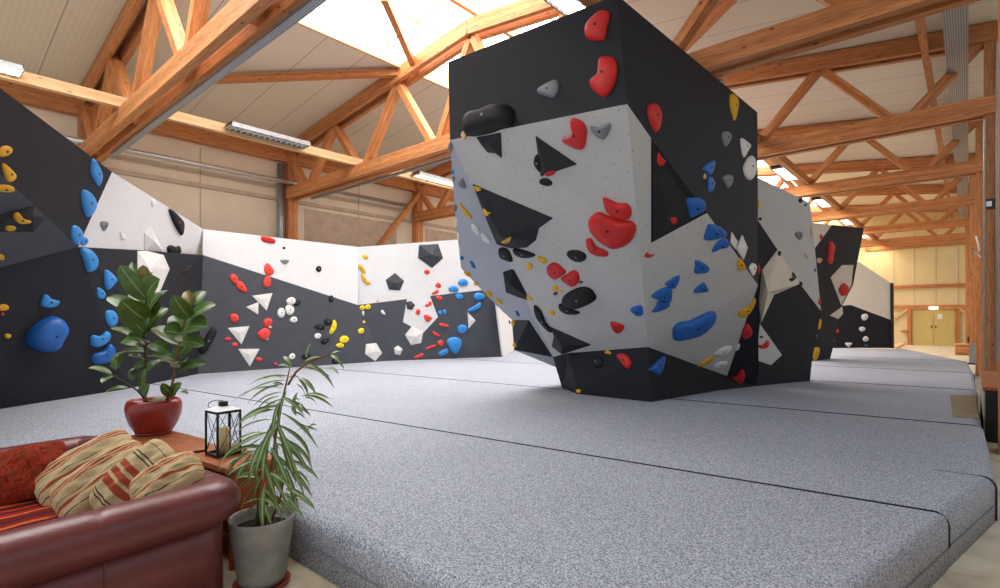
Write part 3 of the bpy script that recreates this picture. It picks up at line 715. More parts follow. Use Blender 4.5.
def volume(label, group, mat, px, keys, hf=.3, apex=None, trunc=None):
    cx = sum(a for a, _ in px) / len(px); cy = sum(b for _, b in px) / len(px)
    p, n = hit(cx, cy, keys)
    ring = [on_pl(a, b, (p, n)) for a, b in px]
    ar = sum((ring[i] - p).cross(ring[(i + 1) % len(ring)] - p).dot(n) for i in range(len(ring)))
    if ar < 0: ring.reverse(); ar = -ar
    h = hf * math.sqrt(ar / 2)
    if apex is None: ap = sum(ring, Vector()) / len(ring) + n * h
    else:
        q = on_pl(*apex, (p + n * h, n)); ap = q
    m = len(ring); vs = [q - n * .01 for q in ring] + [q + n * .012 for q in ring] + [ap]
    fs = [(i, (i + 1) % m, (i + 1) % m + m, i + m) for i in range(m)] + [(i + m, (i + 1) % m + m, 2 * m) for i in range(m)]
    for i in range(m):
        a_, b_ = vs[m + i], vs[m + (i + 1) % m]; nv = (b_ - a_).cross(ap - a_).normalized()
        if nv.dot(CAM - a_) > 0: TRI.setdefault('V', []).append((a_, b_, ap, nv))
    o = mesh_obj('climbing_volume', vs, fs, M[mat], None, None, False, origin=tuple(sum(ring, Vector()) / m))
    return tag(o, label, 'climbing volume', group)
H = hold; VV = volume
# near left wall -----------------------------------------------------------
KA = ['A1', 'A2', 'A3', 'A4', 'A5']; g = 'yellow holds on the near left wall'
VV('black wedge volume on the grey facet at the left picture edge', None, 'blackvol', [(-25, 222), (33, 206), (45, 217), (33, 231.5), (-25, 231)], ['A2'], .18, (33, 216))
H('yellow knobbly hold near the left picture edge, highest of the yellow ones', g, 'yellow', (4, 151, 8, 5, -20), KA)
H('yellow teardrop hold on the upper left charcoal facet, second from top', g, 'yellow', [(2, 163), (8, 167), (15, 175), (13, 180), (8, 181.5), (4, 175)], KA)
H('flat yellow ledge hold just above the grey facet at the far left', g, 'yellow', (4, 188, 11, 3.5, 5), KA)
H('yellow banana-shaped hold on the black wedge volume', g, 'yellow', [(14, 214), (19, 213), (24, 219), (31, 221), (28, 223), (19, 223), (14, 219)], KA)
H('small yellow ledge hold below the banana-shaped one on the black wedge', g, 'yellow', (10, 228, 6, 2.6), KA)
H('small yellow hold at the lower corner of the grey facet, left edge', g, 'yellow', (1, 257, 3.2, 3), KA)
H('yellow hold at the left edge above a tiny pink one', g, 'yellow', (2.5, 307.5, 6, 3.6), KA)
H('tiny pink foothold at the left edge under a yellow hold', None, 'coral', (2.3, 314, 1.6, 1.6), KA)
H('small round yellow foothold left of the biggest blue hold', g, 'yellow', (7.7, 336, 3.2, 2.6), KA)
g = 'blue holds on the near left wall'
H('blue pinch hold, topmost of the blue line on the near left wall', g, 'sky', [(92, 159), (96, 163), (101, 175), (99, 184), (97, 185.5), (90, 172)], KA)
H('large blue rounded hold on the border between charcoal and white, near left wall', g, 'sky', [(83, 189.5), (90, 193), (95, 203), (93, 211), (87, 217), (82, 206), (80.5, 195)], KA)
H('blue hold just above the corner where charcoal, grey and white facets meet', g, 'sky', [(71, 228), (75, 225), (81, 231), (81, 238), (76, 245), (71, 237)], KA)
H('small blue knob at the lower left corner of the white facet', g, 'sky', (83.5, 241, 4, 4.6), KA)
H('blue kidney-shaped hold just below the white facet corner', g, 'sky', [(80, 250), (86, 248), (93, 253), (97, 262), (94, 270), (87, 271.5), (84, 262)], KA)
H('blue pointed hold left of the rubber plant, upper of a close pair', g, 'sky', [(104, 272), (107, 270), (116, 279), (114, 284), (107, 290), (104, 282)], KA)
H('small blue hold left of the rubber plant, lower of a close pair', g, 'sky', [(97, 288), (101, 289), (105, 294), (103, 299), (97.5, 297)], KA)
H('blue egg-shaped hold touching the left leaves of the rubber plant', g, 'sky', [(105, 312), (111, 310), (116, 315), (116, 323), (111, 327), (106, 322)], KA)
H('small blue crescent hold above the biggest blue hold', g, 'sky', [(40, 302), (45, 294), (51, 299), (59, 301), (56, 306), (48, 308), (41, 306)], KA)
H('biggest blue hold, a bulging sloper low on the near left wall', g, 'blue', [(26, 341), (28, 332), (38, 322), (52, 316), (60, 320), (64, 329), (58, 340), (53, 350), (43, 352), (31, 347)], KA, .42)
H('blue curved ledge hold, upper of the two left of the plant stems', g, 'sky', [(90, 339), (93, 335), (100, 336), (106, 331), (110, 335), (107, 342), (98, 347), (91, 345)], KA)
H('blue curved ledge hold, lower of the two left of the plant stems', g, 'blue', [(91, 358), (95, 353), (103, 351), (109, 344), (114, 348), (113, 357), (106, 363), (95, 364)], KA)
H('small grey triangular hold on the white facet of the near left wall', None, 'grey', [(100, 222), (108, 222), (106, 228), (103, 231)], KA)
H('small white hold right of the grey triangular one on the white facet', None, 'whiteh', [(120, 231), (126, 238), (125, 240), (121, 239)], KA)
H('tiny white foothold at the sloping top edge of the white facet', None, 'whiteh', (153, 203, 2, 4), KA)
VV('white pyramid volume on the white facet above the rubber plant', None, 'whitevol', [(144, 233), (150, 226), (163, 252), (144, 251)], KA, .2)
VV('white angular volume on the charcoal facet, partly behind the rubber plant', None, 'whitevol', [(137, 251), (147, 251), (163, 255), (169, 269), (160, 290), (146, 326), (137, 330)], ['A5'], .1, (150, 268))
H('long black hold high on the white facet near the left crease', None, 'black', [(168.5, 209), (173, 211), (182, 221), (183, 229), (181, 235.5), (176, 229), (170, 216)], KA)
H('black double-humped hold at the lower edge of the white facet', None, 'black', [(167, 247), (171, 245), (175, 247), (179, 246), (180.5, 252), (176, 254), (168, 253)], KA)
H('small slanted black hold on the charcoal facet right of the white volume', None, 'black', [(181, 272), (189, 265), (191, 268), (183, 274)], KA)
H('long black bar hold at the crease right of the rubber plant', None, 'black', [(211, 328), (216, 330), (216, 334), (205, 353), (200, 353), (198.5, 349)], ['B2', 'A5'])
# far left wall ------------------------------------------------------------
KB = ['B1', 'B2', 'C1', 'C2']; g = 'red holds on the far left wall'
H('red bar hold at the top of the far white wall', g, 'red', [(262, 236), (274, 239), (274, 243.5), (262, 241)], KB)
H('grey wedge hold under the red bar on the far white wall', None, 'grey', [(280, 260), (289, 260), (285, 264.5)], KB)
H('tiny black foothold near the red bar on the far white wall', None, 'black', (284, 248, 1.5, 1.2), KB)
R_ = [('upper red hold of the slanting pair right of the first crease', (234, 279, 3.6, 6, -30)), ('lower red hold of the slanting pair right of the first crease', [(236, 282), (242, 282), (247, 291), (243, 292), (237, 288)]),
      ('red hold on the white-grey border, upper of two', [(264, 268), (267.5, 263), (274, 271), (271, 275), (266, 275)]), ('red hold on the white-grey border, lower of two', (267, 282, 4, 6)),
      ('red crescent hold left of the highest white triangles', (234, 318, 4.6, 4.8, 20)), ('red hold below the two highest white triangles, upper of two', (267.5, 322.5, 5, 4.2, -20)),
      ('red hold below the two highest white triangles, lower of two', [(257, 334), (264, 328), (270, 331), (268, 338), (262, 339.5)]), ('small red foothold at the left tip of the middle white triangle', (228, 339, 3, 1.8)),
      ('small red foothold under the left side of the middle white triangle', (234.6, 344.6, 3, 2.2)), ('small red foothold right of the lowest white triangle', (259, 359.5, 3, 2.2)), ('tiny red foothold low between the lowest white triangle and the potted plant top', (275.6, 364, 2, 1.5))]
for lab, s in R_: H(lab, g, 'coral', s, KB)
g = 'white triangle volumes on the far left wall'
for lab, s in (('white triangle volume, largest of the upper pair on the far grey wall', [(252, 295.7), (272.3, 293), (266.4, 310.4)]), ('white triangle volume, smaller of the upper pair on the far grey wall', [(246, 307), (258.4, 302), (258, 314.4)]),
               ('white triangle volume in the middle of the four on the far grey wall', [(227.5, 328), (249.3, 326), (241.3, 344.3)]), ('white triangle volume, lowest of the four on the far grey wall', [(238, 349), (259.4, 348.8), (249.6, 366.4)])):
    VV(lab, g, 'whitevol', s, KB, .12)
g = 'round white holds on the far left wall'
for lab, s in (('round white hold, topmost of the cluster of four', (291, 301, 4.6, 4)), ('white egg-shaped hold in the middle of the cluster of four', (289.5, 310, 4.4, 5.4)), ('round white hold, leftmost of the cluster of four', (281, 313, 4, 5)),
               ('white hold, lowest of the cluster of four', (293.6, 319.7, 4, 3)), ('round white hold between the two black ledge holds', (317.6, 336, 3.4, 2.8)), ('round white hold just above the leaves of the narrow-leaved plant', (292, 356.5, 3.2, 3.2)),
               ('tiny white foothold beside the upper red hold', (270, 327, 1.8, 1.2)), ('tiny white foothold beside the lower red crescent', (267, 338.8, 1.8, 1.2)), ('small white peg hold at the crease under the yellow pair', (363, 313.5, 1.5, 2.5)), ('small white peg hold right of the crease', (383, 312.5, 1.5, 3, -35))):
    H(lab, g, 'whiteh', s, KB)
g = 'black holds on the far left wall'
for lab, s in (('small black hold beside the topmost white hold of the cluster', (297, 302.8, 3.5, 2.8, -30)), ('black hold on the white-grey border left of the crease', (331, 298.8, 2.5, 3.5)), ('round black hold left of the lemon yellow fin', (328, 322, 4.3, 3.7)),
               ('black ledge hold left of the round black one', (319.5, 327, 5.5, 2.8, 5)), ('black ledge hold below the round white one', (325, 341, 5, 2.7, -25)), ('black hold partly behind the top leaf of the narrow-leaved plant', (306.5, 356.5, 5, 3)),
               ('black hold low on the wall at the right tip of the narrow-leaved plant', (335, 361, 3, 3)), ('small black hold alone on the far white wall', (318.6, 269, 3, 3))):
    H(lab, g, 'black', s, KB)
g = 'yellow holds on the far left wall'
for lab, s, c in (('lemon yellow fin hold right of the round black one', [(333, 320), (336, 322), (336, 328), (332, 334), (329, 333), (331, 327)], 'lemon'), ('lemon yellow hold, upper of the low pair', (344, 339.5, 5, 3.6, -15), 'lemon'), ('lemon yellow hold, lower of the low pair', (340, 345.5, 4, 2.5), 'lemon'),
                  ('lemon yellow hold alone left of the crease', (361, 331, 3, 3), 'lemon'), ('lemon yellow hold at the colour border by the crease, left one', (362, 308, 3, 2.5), 'lemon'), ('lemon yellow hold at the colour border by the crease, right one', (368, 307, 3, 2.5), 'lemon'),
                  ('tiny yellow foothold on the crease', (364, 322, 1.3, 1.3), 'lemon'), ('tiny orange foothold at the lower edge of the white field', (377.7, 301, 1.3, 1.2), 'yellow'), ('small amber hold, topmost of the three on the far white wall', (365.5, 257, 3, 2.2, 15), 'yellow'),
                  ('amber hold, middle of the three on the far white wall', [(358, 265), (361, 265), (366, 272), (363, 273), (359, 269)], 'yellow'), ('amber crescent hold, lowest of the three on the far white wall', [(361, 274), (363, 274), (366, 281), (371, 283.5), (367, 285), (362, 280)], 'yellow')):
    H(lab, g, c, s, KB)
g = 'pentagon volumes on the far left wall'
for lab, s, c, hh in (('large slate pentagon volume high on the far white wall, beside the boulder', [(419, 245), (438, 244), (443, 258), (432, 268), (418, 258)], 'greyvol', .25), ('slate pentagon volume in the middle of the far white wall', [(385.6, 280), (395, 273), (404, 281), (400, 290.4), (389, 289.6)], 'greyvol', .25),
                      ('small slate pentagon volume on the white pentagon patch', [(406, 302), (411, 301), (415, 305), (412, 310), (407, 309)], 'greyvol', .25), ('white pentagon volume hanging under the white patch of the far wall', [(405, 335), (412, 326), (423, 332), (421, 343), (411, 345)], 'whitevol', .18),
                      ('white pentagon volume low on the wall at the crease', [(366, 344), (376, 343), (382, 353), (375, 361), (365, 354)], 'whitevol', .15), ('small white pentagon volume low on the grey wall, right of the crease', [(394, 348), (398, 345.5), (402.5, 349), (400, 355), (395, 354)], 'whitevol', .3)):
    VV(lab, g, c, s, KB, hh)
g = 'red holds near the boulder on the far left wall'
for lab, s in (('small red hold under the large slate pentagon', (427, 272, 3, 2.3)), ('red hold on the white field, upper of two left of the blue pair', [(435, 286), (438, 282.5), (441, 285), (440, 288)]), ('red hold on the white field, lower of two left of the blue pair', [(432, 293), (438, 289.5), (438, 293), (433, 294.5)]),
               ('red hold just below the white field beside the white patch', (439, 298, 3.6, 2.2, 15)), ('tiny red hold on the white patch, left of a touching pair', (427, 305.5, 2, 1.5)), ('tiny red hold on the white patch, right of a touching pair', (430, 303.5, 1.8, 2.3)),
               ('red hold in the middle of the white patch', (418, 312, 2.6, 3)), ('red triangular hold at the lower right of the white patch', [(424, 315), (428, 315), (432, 318), (428, 322), (425, 320)]), ('red bar hold right of the white patch', [(440, 323), (448, 325), (448, 327), (440, 326)]),
               ('red slanted hold below the white patch', [(432, 331), (440, 335), (437, 336.3), (434, 335)]), ('red hold left of the big blue bulb', (440.5, 343, 3, 3)), ('thin red hold left of the blue block', [(426, 348), (435, 344.5), (435, 346.5), (427, 349.5)]), ('lowest red hold on the far left wall', [(414, 357), (423, 353), (422, 357), (415, 358.5)])):
    H(lab, g, 'coral', s, KB)
g = 'light blue holds on the far left wall'
for lab, s in (('light blue hold on the white field, left of the pair beside the boulder', (453.5, 289, 5, 3.5)), ('light blue hold on the white field, topmost beside the boulder', (463, 282.5, 5.4, 3.6)), ('light blue hold on the border just under the pair', (459, 296.5, 4, 3)),
               ('light blue hold tucked under the boulder edge', (479, 296.5, 5.5, 4)), ('light blue slanting hold above the white triangle', [(467, 310), (474, 306), (480, 302), (480, 308), (470, 312)]), ('tiny light blue foothold, left of two', (440, 312.5, 2, 2.2)),
               ('tiny light blue foothold, right of two', (444.5, 312, 2, 2.5)), ('light blue hold left of the white triangle', (462, 329, 5, 4.5)), ('big light blue bulb-shaped hold low on the wall', [(447, 344), (448, 339), (455, 337), (461, 340), (461, 347), (456, 354), (452, 352)]),
               ('light blue block hold left of the bulb-shaped one', [(439, 352), (447, 348.5), (448, 353), (440, 356)])):
    H(lab, g, 'sky', s, KB)
VV('narrow white triangle volume on the grey wall left of the boulder', None, 'whitevol', [(467.5, 312), (475.5, 320.5), (468.5, 328.5)], KB, .2)
for i, (x, y, c) in enumerate(((507, 312, 'whiteh'), (509, 322, 'purple'), (507.5, 330, 'whiteh'), (508, 338, 'whiteh'), (507.5, 346, 'whiteh'))):
    H(['white hold at the top of the narrow wall seen under the boulder', 'purple hold on the narrow wall seen under the boulder', 'upper middle white hold on the narrow wall under the boulder', 'lower middle white hold on the narrow wall under the boulder', 'lowest white hold on the narrow wall under the boulder'][i], 'holds on the narrow wall under the boulder', c, (x, y, 1.4, 2), ['S'])
# boulder ------------------------------------------------------------------
KF = ['D2', 'D1']
H('huge black double-lobed hold on the upper left of the boulder', None, 'black', [(465, 127), (467, 119), (474, 114), (485, 112), (496, 107), (507, 105.5), (513, 109), (514.5, 118), (511, 126), (500, 130), (485, 134), (468, 136)], ['D1'], .4)
H('grey shell-shaped hold on the upper charcoal band of the boulder', None, 'grey', [(538, 90), (543, 86), (556, 80), (559, 85), (558, 92), (553, 98), (545, 96), (539, 94)], ['D1'])
H('tiny tan diamond foothold near the left edge of the boulder', None, 'tan', [(461, 135), (464, 130.5), (466.5, 136), (464, 140)], ['D1'])
H('red angular hold at the very top of the boulder', None, 'red', [(600, 12), (610, 13.5), (607, 28), (604, 40), (589, 40), (585, 32), (588, 23)], ['D1'])
H('large red bean-shaped hold on the charcoal band below the top red one', None, 'red', [(600, 60), (605, 57), (613, 58), (617, 64), (617, 76), (613, 88), (605, 97), (596, 93), (590, 84), (597, 78), (599, 70)], ['D1'])
H('red horn-shaped hold at the top of the pale front face', None, 'red', [(571, 119), (578, 119), (585, 124), (587, 134), (584, 148), (575, 148), (562, 140), (570, 138), (573, 130)], KF)
H('grey heart-shaped hold right of the red horn', None, 'grey', [(591, 126), (598, 127), (609, 123), (611, 127), (605, 139), (598, 137), (592, 131)], KF)
g = 'black volumes on the boulder'
VV('black triangle volume high on the pale front face', g, 'blackvol', [(536, 136), (577, 164), (541, 176)], KF, .3, (545, 168))
VV('black volume tucked under the charcoal band at the upper left of the front face', g, 'blackvol', [(477, 137), (501, 132.5), (502, 157.5), (496, 153), (488, 152), (482, 145)], KF, .25, (491, 147))
VV('largest black volume on the left of the front face, pointing right', g, 'blackvol', [(473, 184), (553, 218), (539, 228), (536, 240), (527, 247), (511, 248), (497, 244), (487, 220)], KF, .3, (500, 236))
VV('black faceted volume on the lower left of the front face', g, 'blackvol', [(503, 272), (515, 268), (535, 301.5), (520, 297.5), (506, 292)], ['D2', 'D11'], .25, (509, 284))
VV('black pointed volume just above the charcoal base of the boulder', g, 'blackvol', [(551, 327), (591, 344.5), (562, 354), (552, 346), (554, 336)], KF, .25, (561, 346))
VV('black volume on the recessed corner facet of the boulder', g, 'blackvol', [(652.5, 146), (690, 204), (700, 214), (653, 240)], ['D4'], .13, (668, 222))
g = 'black holds on the boulder'
for lab, s in (('black hold peeking from behind the high black triangle', [(534, 161), (536, 155), (541, 156), (541, 172), (535, 166)]), ('oval black hold under the high black triangle', (546, 182, 7, 3.6, 10)), ('black hold hanging directly below the largest volume, left one', [(499, 248), (508, 249), (513, 261), (506, 260), (499, 256)]),
               ('black curved hold below the largest volume, right one', [(513, 249), (519, 248.5), (535, 254), (532, 257), (523, 257.5), (515, 254)]), ('oval black hold in the middle of the front face', (577, 255.5, 10.5, 5.4, 12)),
               ('large black cushion-shaped hold low on the front face', [(562, 300), (567, 293), (580, 287), (590, 288), (596, 295), (594, 301), (577, 308), (566, 306)]), ('black boat-shaped hold under the large black cushion', [(559, 304), (563, 304), (572, 309), (580, 312), (577, 314), (566, 313.5), (559.5, 309)]),
               ('black wavy hold left of the pointed volume', [(534, 305), (541, 310), (546, 322), (553, 330), (550, 332), (543, 325), (536, 316)])):
    H(lab, g, 'black', s, ['D2', 'D11'])
g = 'red holds on the boulder front'
for lab, s in (('small red hold at the lower edge of the high black triangle', (550, 173, 6, 2.2, -10)), ('largest red hold, a heavy kidney in the middle of the front face', [(589, 220), (594, 214), (600, 212), (610, 216), (620, 220), (632, 221), (636.5, 229), (630, 242), (615, 248), (600, 240), (591, 230)]),
               ('red hold resting above the heavy red kidney', [(603, 198.5), (607, 198), (618, 203), (627, 203.5), (631.5, 209), (631, 216), (627, 219), (617, 218), (607, 211)]), ('red boomerang hold left below the heavy red kidney', [(586, 241), (588, 238), (592, 239), (596, 246), (607, 251), (608, 255.5), (602, 256), (593, 254), (588, 249)]),
               ('rounded red hold, left of a touching pair in the lower middle', [(547, 268), (551, 263), (557, 263), (563, 268), (566, 272), (560, 277), (555, 279), (549, 275)]), ('rounded red hold, right of a touching pair in the lower middle', [(561, 278), (567, 274), (573, 270), (578, 272), (579.5, 280), (576, 285), (571, 286), (565, 282)]),
               ('small angular red hold low on the front face', [(611, 321.5), (624, 325), (621, 332), (616, 332.5), (612, 328)])):
    H(lab, g, 'red', s, KF)
H('red curved hold on the charcoal base of the boulder', None, 'red', [(617, 356), (620, 353.5), (627, 355), (631.5, 362), (629, 368.5), (626, 368), (620, 361)], ['D7'])
H('round black hold on the charcoal base of the boulder', None, 'black', (597, 362, 7, 5.8, 30), ['D7'])
g = 'yellow holds on the boulder'
for lab, s, kk in (('yellow triangular hold at the upper left corner of the largest black volume', [(474, 186), (481.5, 189), (477, 191.5)], KF), ('yellow triangular hold on the left edge of the largest black volume', [(483, 208.5), (490.5, 213), (486, 216)], KF),
                   ('yellow hold at the bottom of the largest black volume', [(501, 242), (511, 237), (508, 243)], KF), ('yellow ring-like hold left of the red pair', [(538, 256), (545, 258), (548, 261), (544, 263.5), (539, 260)], KF), ('small yellow hold further left of the red pair', (529.5, 266.5, 3, 4), KF),
                   ('yellow foothold at the tip of the faceted volume', [(527, 294), (534, 300), (527, 299)], KF), ('small yellow hold above the black cushion-shaped hold', (555, 288, 3, 3), KF), ('tiny yellow hold touching the black cushion-shaped hold', (560, 291, 2.6, 1.7), KF), ('yellow foothold below the boat-shaped black hold', (552, 312.5, 4, 2, 30), KF),
                   ('small yellow hold on the top edge of the charcoal base', [(604.5, 353), (608, 350), (611.5, 354)], ['D7']), ('tiny yellow foothold at the very bottom of the charcoal base', (578.5, 391, 2.5, 2), ['D7', 'D8']),
                   ('yellow crescent hold on the narrow left facet', [(459.5, 204), (462, 204.5), (472, 217.5), (471, 218.5), (464, 213)], ['D11']), ('yellow hold at the upper corner of the dark underside facet', (513, 323, 2, 3), ['D12']), ('yellow hold at the lower corner of the dark underside facet', (514.5, 345, 2, 2.4), ['D12']),
                   ('orange hold, first on the lower left edge of the boulder', (467.5, 274, 4, 2, 35), ['D11']), ('orange hold, second on the lower left edge of the boulder', (476, 283.5, 2.6, 1.8, 35), ['D11']), ('orange hold, third on the lower left edge of the boulder', (489, 294, 4.5, 2.2, 45), ['D11']), ('orange hold, last on the lower left edge of the boulder', (499, 301.5, 4.5, 1.8, 35), ['D11'])):
    H(lab, g, 'yellow', s, kk)
H('tiny purple foothold at the right end of the red pair', None, 'purple', (581, 282, 2, 1.4), KF)
H('tiny purple foothold under the small yellow hold in the lower middle', None, 'purple', (555.5, 293.5, 2.4, 1.8), KF)
g = 'holds on the narrow left facet of the boulder'
for lab, s, c in (('grey triangular hold on the narrow left facet', [(458, 185), (463, 178), (466, 188.5)], 'grey'), ('white oval hold, upper of two on the narrow left facet', [(471, 225), (475, 224), (480, 230), (479, 235), (473, 231)], 'whiteh'), ('white oval hold, lower of two on the narrow left facet', [(481, 233), (486, 234), (491, 241), (489, 243), (483, 240)], 'whiteh'),
                  ('small blue hold near the left edge of the narrow facet', (462, 258, 2.2, 1.8, 30), 'blue'), ('small blue hold inside the narrow left facet', [(470, 261), (473, 262), (476, 268), (472, 267)], 'blue'), ('tiny blue hold near the dark underside facet', (517.5, 313.5, 1.4, 3.6, -30), 'blue'),
                  ('grey hold at the top of the left outline of the boulder', (450.5, 147, 2.5, 5), 'grey'), ('blue hold on the upper left outline of the boulder', (452.5, 172, 1.6, 3), 'sky'), ('grey blue hold under the blue one on the left outline', (453.5, 179, 1.6, 3), 'grey'),
                  ('grey hold halfway down the left outline of the boulder', (455, 208, 2, 4), 'grey'), ('white hold on the left outline, upper of three', (456.5, 222, 1.5, 4), 'whiteh'), ('white hold on the left outline, middle of three', (458.5, 236, 1.5, 4), 'whiteh'), ('white hold on the left outline, lowest of three', (460, 250, 1.4, 3.6), 'whiteh')):
    H(lab, g, c, s, ['D11'])
KR = ['D6', 'D3']; g = 'blue holds on the right faces of the boulder'
for lab, s, kk in (('blue wedge hold on the front face by the right crease', [(630, 309), (641, 305), (643, 314), (637, 315.5)], KF), ('blue kite-shaped hold on the charcoal base right of the corner', [(649.5, 368.5), (663, 355.5), (664, 363), (659.5, 374.5), (650.5, 370.5)], ['D9']),
                   ('blue wedge hold at the upper corner of the right pale face, upper of two', [(709, 224), (721, 227), (726.5, 234.5), (718, 238.5), (704, 239.5), (706, 230)], KR), ('blue wedge hold at the upper corner of the right pale face, lower of two', [(711.5, 252), (716, 243), (725, 238), (729, 243.5), (727, 247), (718, 249)], KR),
                   ('blue bell-shaped hold in the middle of the right pale face', [(695, 260.5), (701, 261.5), (709, 267.5), (706, 272.5), (694.5, 273), (695, 266)], KR), ('blue hold, topmost of the stacked three on the right pale face', [(665, 283), (679.5, 275), (675, 288), (668, 286)], KR),
                   ('blue hold, middle of the stacked three on the right pale face', [(651, 296), (660, 289), (671, 287.5), (671, 300), (667, 302), (657, 299)], KR), ('blue hold, lowest of the stacked three on the right pale face', [(658, 301), (666, 302), (670, 305), (662, 310), (651.5, 312), (656, 306)], KR),
                   ('blue triangular hold above the long blue bar', [(693, 292), (703, 282), (708, 289), (707, 291.5)], KR), ('long thick blue hold low on the right pale face', [(673, 338), (673, 329), (679, 323), (690, 320.5), (700, 315.5), (711, 311), (715, 312.5), (715, 319), (708, 328), (696, 335.5), (678, 339.5)], KR),
                   ('blue sloping hold in the black corner facet', [(686, 198.5), (700, 198), (705, 203), (703, 211), (697, 214), (689, 217.5), (686.5, 208)], ['D4', 'D5']), ('blue hold, upper of two on the charcoal right face', [(702, 169), (705, 164), (713, 160.5), (714.5, 164), (712, 173), (709, 176), (706, 173)], ['D5']), ('blue hold, lower of two on the charcoal right face', [(707.5, 177), (712, 178), (714.5, 184), (712, 191), (708, 192), (707.5, 185)], ['D5'])):
    H(lab, g, 'blue', s, kk)
H('small red hooked hold near the top of the right pale face', None, 'red', [(645, 254), (648, 252), (650, 255), (654.5, 254), (650, 257.5), (645, 257)], KR)
g = 'yellow and white holds on the right pale face'
for lab, s, c in (('yellow hold at the right edge, ending at the dark panel', [(738, 313.5), (741, 309), (748, 307), (754, 298), (755, 302), (750, 312), (743, 317), (739, 316)], 'yellow'), ('yellow hold at the upper right edge of the pale face', [(737, 264), (738, 258.5), (742, 260), (746, 269), (738.5, 269.5)], 'yellow'),
                  ('yellow hold low beside the white shells', [(697.5, 366.5), (703, 361), (712, 356), (713, 358.5), (707, 363.5)], 'yellow'), ('white shell hold, upper of two low on the right pale face', [(714, 353.5), (722, 347.5), (731.5, 346), (729, 352), (722, 355), (717, 354.5)], 'whiteh'), ('white shell hold, lower of two low on the right pale face', [(714, 366.5), (719, 362), (727.5, 361.5), (725, 365.5), (716, 367.5)], 'whiteh')):
    H(lab, g, c, s, ['D6'])
g = 'holds on the charcoal right face of the boulder'
for lab, s, c, kk in (('red oval hold right of the pale corner strip', [(647, 107), (651, 104), (656, 105), (660, 114), (660, 124), (657, 132), (653, 130), (648, 118)], 'red', ['D5']), ('small red hold in the top of the black corner facet', [(658, 152), (661, 157), (665, 160.5), (663, 165), (659, 165.5), (657, 160)], 'red', ['D4']),
                      ('tiny red hold in the lower part of the black corner facet', [(670, 218.5), (675, 217), (677, 220), (674, 224.5)], 'red', ['D4']), ('grey hold, upper of two on the charcoal right face', [(721.5, 133), (727, 131.5), (731, 136), (729, 142), (725.5, 147), (722.5, 141)], 'grey', ['D5']), ('grey hold, lower of two on the charcoal right face', [(722.5, 177), (728, 174.5), (732.5, 178), (731, 185), (727.5, 188.5), (724, 182)], 'grey', ['D5']),
                      ('tiny tan foothold between the two blue holds', (704.5, 176.5, 1.5, 3), 'tan', ['D5']), ('white triangular hold near the right edge of the boulder', [(740, 139), (745, 141), (750, 146), (747, 152), (743, 157.5)], 'whiteh', ['D5']), ('large white oval hold under the white triangular one', [(744, 164), (747, 158), (751, 156), (754.5, 162), (755, 173), (751, 180), (746, 178), (743, 170)], 'whiteh', ['D5']),
                      ('yellow crescent hold on the sloping top edge at the right', [(730, 94.5), (735, 96), (737.5, 103), (736, 113), (734, 121), (732, 115), (729.5, 104)], 'yellow', ['D5']), ('white droplet hold below the white shard', [(749, 267), (752, 263), (756, 266), (755, 272), (753, 276), (750, 271)], 'whiteh', ['D5', 'D10']),
                      ('red hold on the dark panel right of the yellow one', [(742, 331), (745, 324.5), (748.5, 324), (752, 331), (750, 336), (745, 339), (742, 336)], 'red', ['D10']), ('red hooked hold low on the dark panel near the floor', [(731.5, 376), (735, 377), (740, 370.5), (743, 369.5), (745, 375), (741, 384), (737, 387), (733, 382)], 'red', ['D10', 'D9']), ('small white hold on the slanting edge above the low red hook', (738, 347, 1.4, 4, 20), 'whiteh', ['D10'])):
    H(lab, g, c, s, kk)
VV('white shard volume, left of two on the charcoal right face', 'white shards', 'whitevol', [(731, 232), (737, 242), (735, 249), (730, 243)], ['D5'], .2)
VV('white shard volume, right of two on the charcoal right face', 'white shards', 'whitevol', [(741.5, 235), (747, 248), (743, 260), (736, 249)], ['D5'], .25)
# rear walls ---------------------------------------------------------------
KQ = ['Q1', 'Q2']; g = 'holds on the pale wall behind the boulder'
VV('large cream folded volume on the wall behind the boulder', None, 'creamvol', [(777.5, 249.5), (799, 284), (773.5, 295), (760.5, 323), (759, 300), (762, 270)], KQ, .22, (768, 292))
for lab, s, c in (('red mouth-shaped hold on the pale diamond low on the rear wall', [(757, 345), (762, 345), (767, 340), (769, 343), (767, 348), (760, 348.5)], 'red'), ('black slit hold above the red mouth-shaped one', (761, 337, 2, 1.2), 'black'), ('grey wedge hold alone on the pale rear wall', [(795, 233), (800, 231.5), (802.5, 235), (800, 240), (796, 237)], 'grey'),
                  ('small black hold at the top right of the pale rear wall', (800.5, 200.5, 2, 2.6), 'black'), ('tiny blue hold at the top right of the pale rear wall', (805.5, 205, 1.5, 1.5), 'blue'), ('black hooked hold at the top of the cream volume', [(778, 251), (781, 252), (780, 256), (778, 255)], 'black'),
                  ('black crescent hold on the right of the cream volume', [(789, 279), (793, 277), (792, 272), (796, 277), (793, 281), (790, 281)], 'black'), ('black hold at the right tip of the cream volume', (800.5, 284, 1.8, 2.6), 'black'), ('slim red hold at the left edge of the rear wall', [(757.7, 262), (760, 270), (759, 275), (757.7, 272)], 'red'),
                  ('small black hold at the left edge of the pale rear wall', (760, 219, 1.6, 1.6), 'black'), ('yellow hold at the left edge of the pale rear wall', (758, 204, 1.4, 5), 'yellow'), ('brown hold near the right edge of the pale rear wall, upper', (811, 232, 1.1, 5), 'tan'), ('pale slot hold in the middle right of the pale rear wall', (806, 256, 1.2, 4, -30), 'tan'),
                  ('red hold at the lower right tip of the pale panel', (819.5, 302, 1.3, 3.4), 'red'), ('tiny blue hold at the right edge of the pale panel', (815, 270, 1, 1.8), 'blue')):
    H(lab, g, c, s, KQ)
KU = ['U1', 'U2']; g = 'holds on the narrow black rear wall'
